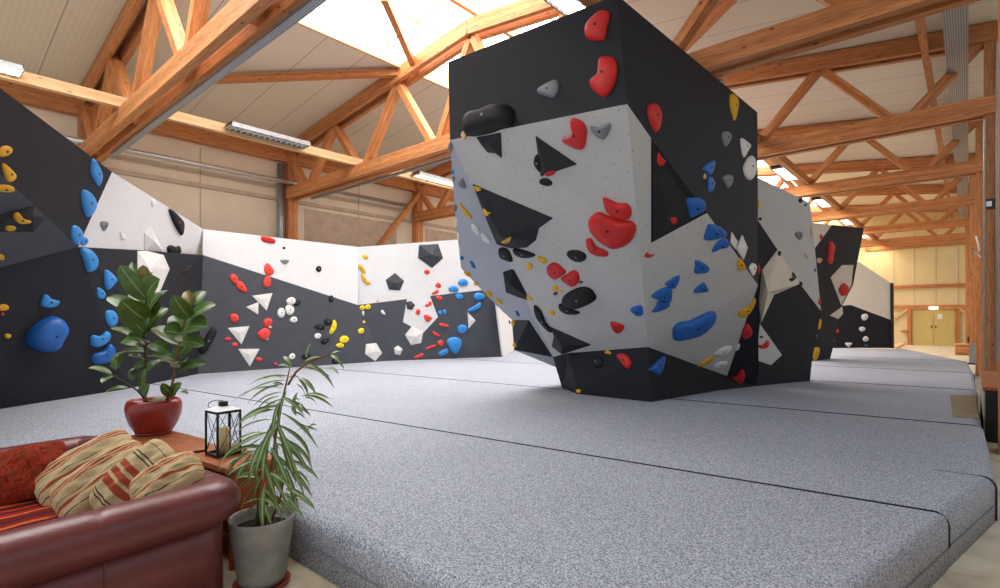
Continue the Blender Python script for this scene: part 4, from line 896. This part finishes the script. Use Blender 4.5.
VV('cream faceted volume on the narrow black rear wall', None, 'creamvol', [(830.5, 277.5), (842, 265), (853, 265), (851, 285), (841, 305)], KU, .2)
VV('small cream triangle volume below the cream faceted one', None, 'creamvol', [(829.5, 315.5), (842, 306.5), (842.5, 314), (838, 319)], ['U1', 'W2'], .2)
for lab, s, c in (('rounded dark red hold on the cream faceted volume', [(839, 288), (843, 283), (848, 287), (847, 294), (842, 296), (839, 292)], 'red'), ('long wavy red hold on the narrow black rear wall', [(829, 241), (834, 246), (832, 255), (831, 264), (827, 261), (828, 252)], 'red'), ('small red hold on the left border of the black rear wall', (821, 237, 1.5, 2.5), 'red'),
                  ('white curved hold low on the narrow black rear wall', [(816, 313), (819, 314), (818, 320), (815, 327), (813, 329), (815, 320)], 'whiteh'), ('small yellow hold beside the white curved one', [(819, 320), (821, 320), (820, 328), (818, 329)], 'yellow'), ('yellow faceted hold at the foot of the narrow black rear wall', [(813, 349), (817, 347), (819, 350), (816, 360), (813, 359)], 'yellow'),
                  ('small blue hold above the yellow faceted one', (815, 336, 1.6, 3, 15), 'sky'), ('tiny white hold left of the small blue one', (812.5, 340, 1.3, 1.3), 'whiteh'), ('small cream hold left of the wavy red one', [(817, 258), (822, 259), (820, 263), (817, 262)], 'tan')):
    H(lab, g, c, s, KU)
g = 'holds on the last climbing wall'
for lab, s, c in (('round white hold, topmost of three on the last wall', (864.5, 317, 3.4, 3.4), 'whiteh'), ('round white hold, middle of three on the last wall', (862, 329, 3, 2.6), 'whiteh'), ('round white hold, lowest of three on the last wall', (865.5, 339, 3, 2.6), 'whiteh'),
                  ('blue ledge hold under the three round white ones', (866, 345.6, 2.2, 1), 'blue'), ('tiny red hold on the last wall, upper', (837.5, 331, 1.3, 2), 'red'), ('tiny red hold on the last wall, lower left', (834, 341, 1.5, 1), 'red'), ('small white triangular hold at the foot of the last wall', [(845, 343), (852, 343), (850, 346), (848.5, 347.5)], 'whiteh')):
    H(lab, g, c, s, ['W2', 'W1'])
# ------------------------------------------------------------------ sofa
XN, XF, YB = -3.12, -5.05, 1.18; RZ = math.radians(6.5)
sf = empty('sofa', (XN, YB, 0), 'dark red leather roll-arm sofa in the lower left corner', 'sofa')
def sweep(path, prof, name, seams=(), closed_ends=True):
    """prof: (offset outward, z); path: list of (x, y); outward is to the right of travel"""
    P_ = [Vector((x, y, 0)) for x, y in path]; n = len(P_); m = len(prof); vs = []; fs = []
    L = [0]
    for i in range(1, n): L.append(L[-1] + (P_[i] - P_[i - 1]).length)
    for i, p in enumerate(P_):
        t = (P_[min(i + 1, n - 1)] - P_[max(i - 1, 0)]).normalized(); o_ = Vector((t.y, -t.x, 0))
        k = 1.0
        for s_ in seams:
            d = abs(L[i] - s_)
            if d < .03: k = min(k, .975 + .025 * (d / .03))
        for a, z in prof: vs.append(p + o_ * (a * k) + Vector((0, 0, .42 + (z - .42) * k)))
    for i in range(n - 1):
        for j in range(m): j2 = (j + 1) % m; fs.append((i * m + j, i * m + j2, (i + 1) * m + j2, (i + 1) * m + j))
    if closed_ends:
        fs.append(tuple(range(m))); fs.append(tuple((n - 1) * m + j for j in reversed(range(m))))
    bm = bmesh.new(); vv = [bm.verts.new(v - sf.location) for v in vs]
    for f in fs: bm.faces.new([vv[i] for i in f])
    bmesh.ops.recalc_face_normals(bm, faces=bm.faces)
    me = D.meshes.new(name); bm.to_mesh(me); bm.free(); me.materials.append(M['leather'])
    for p in me.polygons: p.use_smooth = len(p.vertices) == 4
    o = D.objects.new(name, me); COL.objects.link(o); o.parent = sf; return o
def resample(pts, step=.02):
    out = [pts[0]]
    for a, b in zip(pts, pts[1:]):
        a, b = Vector(a), Vector(b); n = max(1, int((b - a).length / step))
        for k in range(1, n + 1): out.append(tuple(a.lerp(b, k / n)))
    return out
roll = [(.0 + .145 * math.cos(t), .578 + .12 * math.sin(t)) for t in [math.radians(a) for a in range(-75, 226, 15)]]
prof = [(.055, .06)] + [(.05, .3)] + [(.052, .46)] + roll + [(-.075, .45), (-.075, .06)]
rc = .11
arc = lambda cx, cy, a0, a1: [(cx + rc * math.cos(math.radians(a)), cy + rc * math.sin(math.radians(a))) for a in range(a0, a1 + (1 if a1 > a0 else -1), 9 if a1 > a0 else -9)]
sf.rotation_euler = (0, 0, RZ)
def srot(p): p = Vector(p) - Vector((XN, YB, 0)); return Matrix.Rotation(RZ, 3, 'Z') @ p + Vector((XN, YB, 0))
near = resample([(XN, -.25), (XN, YB - rc)]) + arc(XN - rc, YB - rc, 0, 90)[1:]
back = resample([(XN - rc, YB), (XF + rc, YB)])
far = arc(XF + rc, YB - rc, 90, 180) + resample([(XF, YB - rc), (XF, -.25)])[1:]
sweep(near, prof, 'armrest', seams=(.86,)); sweep(back, prof, 'backrest', seams=(.75,)); sweep(far, prof, 'armrest', seams=(.6,))
MB().box((XF + .08, -.2, .08), (XN - .08, YB - .09, .3)).build('seat_base', M['leather'], sf, bevel=.02)
MB().box((XF + .09, -.24, .305), (-4.07, YB - .1, .45)).build('seat_cushion', M['leather'], sf, bevel=.05)
MB().box((-4.06, -.24, .305), (XN - .09, YB - .1, .45)).build('seat_cushion', M['leather'], sf, bevel=.05)
for x, y in ((XN - .02, -.1), (XN - .04, .9), (XF + .04, -.1), (XF + .06, .9)):
    MB().lathe((x, y, 0), [(.001, 0), (.025, 0), (.035, .06), (.001, .062)], 12).build('foot', M['blackmetal'], sf)
for y in (.32, .62):
    MB().tube([(XN + .053, y, .08), (XN + .05, y, .3), (XN + .054, y, .46)], .004, 6).build('side_seam', M['leather'], sf)
# throw
nx, ny = 26, 20; vs = []; fs = []; us = []
x0, x1, y0, y1 = -4.86, -3.6, -.05, .9
for j in range(ny + 1):
    for i in range(nx + 1):
        u, v = i / nx, j / ny; vs.append(srot((x0 + (x1 - x0) * u, y0 + (y1 - y0) * v, .458 + .006 * math.sin(u * 17 + v * 9) * math.sin(v * 13 + 2) + .004)))
for j in range(ny):
    for i in range(nx):
        a = j * (nx + 1) + i; fs.append((a, a + 1, a + nx + 2, a + nx + 1)); us.append([(i / nx, j / ny), ((i + 1) / nx, j / ny), ((i + 1) / nx, (j + 1) / ny), (i / nx, (j + 1) / ny)])
o = mesh_obj('throw_blanket', vs, fs, M['throw'], None, us, True, origin=(-4.3, .3, .45)); tag(o, 'red and orange striped throw spread on the sofa seat', 'throw')
md = o.modifiers.new('thick', 'SOLIDIFY'); md.thickness = .008; md.offset = 1
# cushions
def cushion(label, mat, c, nrm, roll_deg, w=.46, h=.46, t=.15, group='striped kilim cushions on the sofa'):
    c = Vector(c); n = Vector(nrm).normalized(); ux = Vector((0, 0, 1)).cross(n).normalized(); uy = n.cross(ux)
    a = math.radians(roll_deg); ex = ux * math.cos(a) + uy * math.sin(a); ey = -ux * math.sin(a) + uy * math.cos(a)
    N_ = 16; vs = []; fs = []; us = []; rnd = random.Random(label)
    ph = rnd.random() * 6
    for side in (1, -1):
        for j in range(N_ + 1):
            for i in range(N_ + 1):
                u, v = i / N_ * 2 - 1, j / N_ * 2 - 1
                pu = u * (1 - .13 * abs(v) ** 3); pv = v * (1 - .13 * abs(u) ** 3)
                hgt = (max(0, (1 - u * u)) * max(0, (1 - v * v))) ** .42
                wr = (.012 * math.sin(u * 7 + v * 4 + ph) + .007 * math.sin(u * 13 - v * 11 + ph * 2)) * hgt
                vs.append(c + ex * pu * w / 2 + ey * pv * h / 2 + n * side * (t / 2 * hgt + wr * side))
    st_ = (N_ + 1) ** 2
    for s_ in (0, 1):
        for j in range(N_):
            for i in range(N_):
                a_ = s_ * st_ + j * (N_ + 1) + i; q = (a_, a_ + 1, a_ + N_ + 2, a_ + N_ + 1); uvq = [(i / N_, j / N_), ((i + 1) / N_, j / N_), ((i + 1) / N_, (j + 1) / N_), (i / N_, (j + 1) / N_)]
                if s_: q = q[::-1]; uvq = uvq[::-1]
                fs.append(q); us.append(uvq)
    o = mesh_obj('cushion', vs, fs, M[mat], None, us, True, origin=tuple(c)); return tag(o, label, 'cushion', group)
TCn = Vector((SP, -CP, 0)); UPV = Vector((0, 0, 1))
cushion('dark red patterned kilim cushion leaning on the far sofa arm', 'redkilim', at_d(18, 474, 3.3), TCn * .6 + Vector((.3, 0, .55)), 12, .52, .36, .17, None)
cushion('striped kilim cushion, farthest of the four, behind the others', 'kilim1', at_d(86, 466, 3.36), TCn * .6 + UPV * .6, -44, .34, .56, .15)
cushion('striped kilim cushion, second from the far end, with dark folds', 'kilim1', at_d(103, 479, 3.14), TCn * .62 + UPV * .6 + Vector((.1, 0, 0)), -46, .32, .52, .15)
cushion('striped kilim cushion with bold rust cross bands, third from the far end', 'kilim2', at_d(134, 478, 3.04), TCn * .75 + UPV * .5, -36, .27, .47, .15)
cushion('striped kilim cushion nearest the leather corner', 'kilim1', at_d(167, 480, 2.98), TCn * .6 + UPV * .7, -50, .27, .37, .15)

# ------------------------------------------------------------------ side table
a, b_ = Vector((-5.08, 1.5)), Vector((-3.5, 1.7)); d = (b_ - a).normalized(); nn = Vector((d.y, -d.x)); wd = .34
tb = empty('side_table', (-4.2, 1.4, 0), 'wooden side table with orange sides behind the sofa, carrying the plant and lantern', 'table')
def tpt(s_, t_, z): q = a + d * s_ + nn * t_; return Vector((q.x, q.y, z))
Lt = (b_ - a).length
mid = lambda s0, s1: (s0 + s1) / 2
MB().bar(tpt(0, wd / 2, .63), tpt(Lt, wd / 2, .63), wd, .04).build('table_top', M['table'], tb, bevel=.004)
for s_ in (.03, Lt - .03):
    MB().bar(tpt(s_, .02, .305), tpt(s_, wd - .02, .305), .03, .61).build('side_panel', M['orange_wood'], tb)
MB().bar(tpt(.05, wd / 2, .3), tpt(Lt - .05, wd / 2, .3), wd - .06, .02).build('shelf', M['orange_wood'], tb)
MB().bar(tpt(.045, .03, .3), tpt(Lt - .045, .03, .3), .015, .58).build('back_panel', M['orange_wood'], tb)
TZ = .651
# lantern
lc = tpt(Lt - .39, .17, TZ); ang = PSI + math.radians(-35)
ln = empty('lantern', lc, 'black metal lantern with glass sides and a cream candle on the side table', 'lantern')
def lp(u, v, z): return lc + Vector((u * math.cos(ang) - v * math.sin(ang), u * math.sin(ang) + v * math.cos(ang), z))
hs = .078; lh = .3
fr = MB()
for u, v in ((-1, -1), (1, -1), (1, 1), (-1, 1)): fr.bar(lp(u * hs, v * hs, .0), lp(u * hs, v * hs, lh), .012, .012, up=(1, 0, 0))
for z in (.012, lh):
    for (u0, v0), (u1, v1) in (((-1, -1), (1, -1)), ((1, -1), (1, 1)), ((1, 1), (-1, 1)), ((-1, 1), (-1, -1))): fr.bar(lp(u0 * hs, v0 * hs, z), lp(u1 * hs, v1 * hs, z), .014, .016)
fr.build('lantern_frame', M['blackmetal'], ln)
MB().poly([lp(-hs, -hs, .008), lp(hs, -hs, .008), lp(hs, hs, .008), lp(-hs, hs, .008)]).build('lantern_floor', M['blackmetal'], ln)
cr = MB()
for (u0, v0), (u1, v1) in (((-1, -1), (1, -1)), ((1, -1), (1, 1)), ((1, 1), (-1, 1)), ((-1, 1), (-1, -1))):
    cr.tube([lp(u0 * hs, v0 * hs, .02), lp(u1 * hs, v1 * hs, lh)], .0022, 6); cr.tube([lp(u1 * hs, v1 * hs, .02), lp(u0 * hs, v0 * hs, lh)], .0022, 6)
    MB().poly([lp(u0 * hs * .97, v0 * hs * .97, .02), lp(u1 * hs * .97, v1 * hs * .97, .02), lp(u1 * hs * .97, v1 * hs * .97, lh), lp(u0 * hs * .97, v0 * hs * .97, lh)]).build('glass_pane', M['glass'], ln)
cr.build('cross_wires', M['blackmetal'], ln)
rf = MB(); ht = .035
for (u0, v0), (u1, v1) in (((-1, -1), (1, -1)), ((1, -1), (1, 1)), ((1, 1), (-1, 1)), ((-1, 1), (-1, -1))):
    rf.poly([lp(u0 * hs * 1.1, v0 * hs * 1.1, lh + .01), lp(u1 * hs * 1.1, v1 * hs * 1.1, lh + .01), lp(u1 * .03, v1 * .03, lh + ht), lp(u0 * .03, v0 * .03, lh + ht)])
rf.build('lantern_roof', M['whitemetal'], ln)
MB().lathe(lp(0, 0, lh + ht - .005), [(.03, 0), (.03, .035), (.001, .036)], 16).build('chimney_cap', M['blackmetal'], ln)
MB().tube([lp(-.03, 0, lh + .035) + Vector((-.75 * (.02 + .07 * math.cos(t)), -.66 * (.02 + .07 * math.cos(t)), .035 * math.sin(t))) for t in [2 * math.pi * i / 20 for i in range(21)]], .0025, 6).build('handle', M['blackmetal'], ln)
cd = MB().lathe(lp(0, 0, .012), [(.001, 0), (.036, 0), (.036, .17), (.03, .175), (.001, .168)], 20).build('candle', M['candle'], smooth=True)
tag(cd, 'cream pillar candle inside the black lantern', 'candle')
MB().tube([lp(0, 0, .178), lp(.002, 0, .196)], .0015, 6).build('wick', M['blackmetal'], cd)
q = tpt(Lt - .56, .2, TZ + .008)
tag(MB().tube([q, q + Vector((-.02, -.12, 0)), q + Vector((-.025, -.16, 0))], [.008, .008, .005], 10).build('marker_pen', M['blackmetal'], smooth=True), 'black pen lying on the side table left of the lantern', 'pen')

# ------------------------------------------------------------------ plants
def leaf(mb, base, tip, w, droop=.15, cup=.12, n=8, bend=None, facing=None, wide=.45):
    base, tip = Vector(base), Vector(tip); ax = tip - base; L = ax.length; d = ax.normalized()
    f = Vector(facing) if facing is not None else Vector((0, 0, 1))
    sd = d.cross(f); sd = sd.normalized() if sd.length > .05 else d.cross(Vector((1, 0, 0))).normalized(); up = sd.cross(d)
    b = len(mb.v)
    for i in range(n + 1):
        t = i / n; c = base + ax * t + up * (4 * t * (1 - t)) * L * droop
        ww = w / 2 * (math.sin(math.pi * t ** .85) ** (.45 if wide > .5 else .8)) if 0 < t < 1 else .0006
        for s_ in (-1, -.5, 0, .5, 1): mb.v.append(c + sd * ww * s_ + up * (abs(s_) ** 2) * ww * cup * 2)
    for i in range(n):
        for j in range(4):
            a_ = b + i * 5 + j; mb.f.append((a_, a_ + 1, a_ + 6, a_ + 5)); mb.u.append([(j / 4, i / n), ((j + 1) / 4, i / n), ((j + 1) / 4, (i + 1) / n), (j / 4, (i + 1) / n)])
# rubber plant on the table
pc = at_d(154, 433, 4.33); pc.z = TZ
sc_ = lambda pr, k=.82: [(r_ * k if r_ > .002 else r_, z_) for r_, z_ in pr]
rp = empty('rubber_plant', pc, 'rubber plant with broad dark leaves in a red ceramic pot on the side table', 'potted plant')
MB().lathe(pc, sc_([(.001, .012), (.155, .012), (.17, .03), (.21, .09), (.238, .16), (.245, .21), (.238, .25), (.222, .275), (.208, .28), (.195, .27), (.187, .245), (.001, .24)]), 44).build('pot', M['terracotta'], rp, smooth=True)
MB().lathe(pc, sc_([(.001, 0), (.15, 0), (.165, .018), (.155, .02), (.14, .011), (.001, .011)]), 40).build('saucer', M['terracotta'], rp, smooth=True)
MB().lathe(pc + Vector((0, 0, .243)), sc_([(.186, .0), (.1, .012), (.001, .014)]), 30).build('soil', M['soil'], rp, smooth=True)
dd = (pc - CAM).dot(Vector((-SP, CP, 0)))
def PD(x, y, o=0): return at_d(x, y, dd + o)
st1 = [(145, 402), (145, 375), (145, 350), (144, 330), (145, 310), (148, 290), (152, 272)]
st2 = [(166, 402), (172, 385), (175, 370), (178, 350), (182, 330), (188, 312), (194, 294)]
st3 = [(147, 402), (138, 391), (125, 382), (112, 375), (100, 369)]
MB().tube([PD(x, y, .02) for x, y in st1], [.012, .011, .01, .009, .008, .007, .004], 8).build('stem', M['stemg'], rp, smooth=True)
MB().tube([PD(x, y, -.03) for x, y in st2], [.012, .011, .01, .009, .008, .007, .004], 8).build('stem', M['stem'], rp, smooth=True)
MB().tube([PD(x, y, -.08) for x, y in st3], [.008, .007, .006, .005, .003], 8).build('stem', M['stemg'], rp, smooth=True)
TC = Vector((SP, -CP, 0))
fol = MB(); young = MB()
# (bx, by, tx, ty, width px, depth offset at tip, facing: c camera, u up, m mixed)
LV = [(148, 300, 120, 265, 15, -.1, 'c', 0), (146, 300, 132, 262, 9, .12, 'c', 0), (150, 286, 143, 265, 12, -.06, 'c', 1), (147, 300, 160, 279, 22, -.15, 'c', 0), (146, 318, 160, 292, 14, .1, 'u', 0),
      (145, 316, 107, 297, 9, 0, 'm', 0), (145, 320, 121, 300, 22, -.18, 'c', 0), (146, 318, 168, 290, 10, .1, 'u', 0), (144, 332, 118, 312, 9, -.1, 'm', 0), (146, 328, 160, 303, 12, .05, 'm', 0), (145, 330, 168, 308, 12, .15, 'm', 0),
      (145, 345, 110, 328, 9, -.12, 'u', 0), (145, 345, 122, 341, 8, .1, 'm', 0), (146, 342, 129, 338, 15, -.2, 'c', 0), (146, 352, 114, 357, 8, .05, 'u', 0), (145, 360, 128, 356, 8, -.1, 'u', 0), (145, 365, 132, 372, 7, .1, 'm', 0),
      (144, 392, 146, 368, 8, -.1, 'c', 0), (112, 376, 88, 368, 7, -.1, 'u', 0), (115, 376, 102, 383, 6, -.15, 'u', 0), (128, 388, 104, 393, 5, -.05, 'u', 0), (145, 400, 150, 384, 13, -.15, 'c', 0), (132, 380, 136, 367, 7, .1, 'c', 0), (116, 370, 120, 352, 6, .1, 'm', 0),
      (190, 318, 173, 295, 15, -.12, 'c', 0), (192, 305, 186, 291, 9, .08, 'c', 1), (194, 305, 205, 291, 9, .1, 'm', 0), (190, 320, 216, 305, 11, -.05, 'm', 0), (186, 330, 205, 320, 13, .12, 'm', 0), (182, 335, 163, 331, 18, -.18, 'c', 0),
      (183, 330, 207, 327, 16, -.1, 'm', 0), (180, 345, 152, 328, 12, .1, 'u', 0), (182, 342, 204, 346, 10, -.1, 'm', 0), (178, 362, 147, 356, 8, 0, 'u', 0), (177, 368, 160, 361, 10, -.15, 'u', 0), (178, 368, 184, 361, 9, -.15, 'u', 0), (178, 372, 207, 363, 8, -.05, 'm', 0),
      (174, 396, 162, 383, 9, -.1, 'c', 0), (173, 396, 182, 383, 9, -.12, 'c', 0), (168, 400, 152, 402, 7, -.12, 'u', 0), (180, 392, 188, 394, 3, -.05, 'u', 0), (168, 352, 150, 344, 8, .15, 'm', 0), (176, 360, 198, 338, 12, .15, 'm', 0), (184, 342, 173, 315, 9, .2, 'm', 0),
      (146, 336, 136, 316, 12, .15, 'm', 0), (146, 372, 163, 360, 8, .12, 'u', 0), (150, 310, 133, 292, 10, .2, 'm', 0)]
for bx_, by_, tx, ty, w, off, fc, yg in LV:
    fdir = TC * 1.0 + Vector((0, 0, .35)) if fc == 'c' else (Vector((0, 0, 1)) + TC * .35 if fc == 'u' else Vector((0, 0, .9)) + TC * .9)
    leaf(young if yg else fol, PD(bx_, by_, off * .1), PD(tx, ty, off), w * dd / F * (1.2 if fc == 'c' else 1.75), .1, .12, 11, facing=fdir, wide=.6)
fol.build('foliage', M['ficus'], rp, smooth=True); young.build('young_leaves', M['ficus2'], rp, smooth=True)

# narrow-leaved plant in the grey floor pot
gp = at_d(262, 580, 3.17); gp.z = 0
dr_ = empty('dracaena', gp, 'narrow-leaved plant in a weathered grey pot on a red saucer, in front of the mats', 'potted plant')
MB().lathe(gp, [(.001, .02), (.12, .02), (.135, .06), (.155, .2), (.178, .37), (.186, .4), (.182, .415), (.172, .41), (.165, .38), (.16, .345), (.001, .34)], 44).build('pot', M['zinc'], dr_, smooth=True)
MB().lathe(gp, [(.001, 0), (.145, 0), (.16, .028), (.152, .03), (.138, .015), (.001, .014)], 40).build('saucer', M['saucer'], dr_, smooth=True)
MB().lathe(gp + Vector((0, 0, .345)), [(.163, 0), (.08, .008), (.001, .01)], 30).build('soil', M['soil'], dr_, smooth=True)
d2 = (gp - CAM).dot(Vector((-SP, CP, 0)))
def PE(x, y, o=0): return at_d(x, y, d2 + o)
stems = [[(264, 528), (270, 480), (275, 440), (282, 402), (290, 367)], [(258, 528), (258, 490), (262, 455), (268, 430)], [(288, 385), (296, 372), (308, 362), (322, 357), (331, 354)], [(268, 528), (280, 500), (284, 478), (282, 462)]]
for s_ in stems: MB().tube([PE(x, y) for x, y in s_], [.007] * (len(s_) - 1) + [.003], 7).build('stem', M['stem'], dr_, smooth=True)
fo = MB(); rg = random.Random(5)
def spray(cx, cy, n, l0, l1, a0, a1, dmin=.0):
    for i in range(n):
        an = math.radians(a0 + (a1 - a0) * (i + rg.random() * .8) / n); Ln = l0 + (l1 - l0) * rg.random()
        bx_, by_ = cx + rg.uniform(-4, 4), cy + rg.uniform(-5, 5)
        tx, ty = bx_ + Ln * math.cos(an), by_ - Ln * math.sin(an) + Ln * .12
        off = rg.uniform(-.14, .14)
        leaf(fo, PE(bx_, by_, off * .1), PE(tx, ty, off), rg.uniform(3.8, 5.8) * d2 / F, rg.uniform(.1, .2), .18, 9, facing=Vector((0, 0, 1)) + TC * rg.uniform(.2, .9))
for (cx_, cy_, n_, l0, l1, a0, a1) in ((284, 394, 5, 26, 46, 190, 350), (281, 404, 6, 28, 50, 190, 350), (279, 414, 6, 30, 52, 185, 352), (276, 424, 6, 30, 54, 185, 352), (273, 434, 6, 32, 54, 185, 350), (270, 446, 6, 28, 50, 185, 345),
        (267, 456, 7, 28, 48, 180, 350), (264, 468, 8, 26, 48, 175, 350), (262, 482, 8, 24, 46, 170, 345), (264, 498, 7, 20, 40, 165, 345), (266, 434, 6, 40, 62, 200, 250), (278, 436, 6, 40, 60, 285, 325), (256, 455, 6, 34, 50, 190, 250),
        (284, 465, 7, 26, 42, 285, 350), (282, 492, 7, 24, 40, 290, 350)):
    spray(cx_, cy_, max(4, int(n_ * .8)), l0, l1, a0, a1)
for bx_, by_, tx, ty in ((288, 376, 250, 384), (286, 378, 248, 386), (288, 380, 240, 398), (286, 384, 247, 404), (284, 388, 232, 402), (289, 377, 262, 380), (283, 392, 252, 408), (284, 386, 272, 384), (292, 368, 283, 356), (292, 368, 277, 366), (280, 396, 255, 416), (288, 378, 300, 378),
                          (300, 368, 331, 377), (305, 365, 324, 376), (310, 364, 334, 388), (306, 358, 311, 343), (330, 355, 344, 369), (331, 354, 342, 352), (322, 357, 304, 362), (326, 370, 339, 374), (298, 378, 308, 396), (301, 378, 316, 394), (296, 384, 306, 398),
                          (303, 396, 330, 399), (300, 396, 334, 408), (304, 398, 317, 406), (300, 400, 290, 402), (298, 392, 294, 410), (300, 404, 302, 412), (292, 412, 306, 420), (292, 406, 296, 416), (308, 428, 317, 425), (298, 430, 318, 431), (296, 424, 310, 434)):
    leaf(fo, PE(bx_, by_), PE(tx, ty, rg.uniform(-.08, .08)), rg.uniform(3.6, 5.2) * d2 / F, rg.uniform(.08, .16), .18, 9, facing=Vector((0, 0, 1)) + TC * .5)
fo.build('foliage', M['drac'], dr_, smooth=True)

# ------------------------------------------------------------------ light
w = D.worlds.new('world'); bpy.context.scene.world = w; w.use_nodes = True
bg = w.node_tree.nodes['Background']; bg.inputs[0].default_value = (.78, .88, 1, 1); bg.inputs[1].default_value = .88
def area(name, loc, size, sy, energy, col, rot=(0, 0, 0)):
    l = D.lights.new(name, 'AREA'); l.shape = 'RECTANGLE'; l.size = size; l.size_y = sy; l.energy = energy; l.color = col
    o = D.objects.new(name, l); COL.objects.link(o); o.location = loc; o.rotation_euler = rot; return o
for k in range(3, 7):
    ym = (TY[k] + TY[k + 1]) / 2 + 1.0 if k < 6 else 37.2
    area('lamp_light', (-4.12, ym, BOT + CH + .04), .3, 1.7, 60, (1, .78, .5))
sc = bpy.context.scene
sc.view_settings.view_transform = 'Standard'; sc.view_settings.look = 'None'; sc.view_settings.gamma = 1; sc.view_settings.use_curve_mapping = False
sc.view_settings.exposure = 0.0
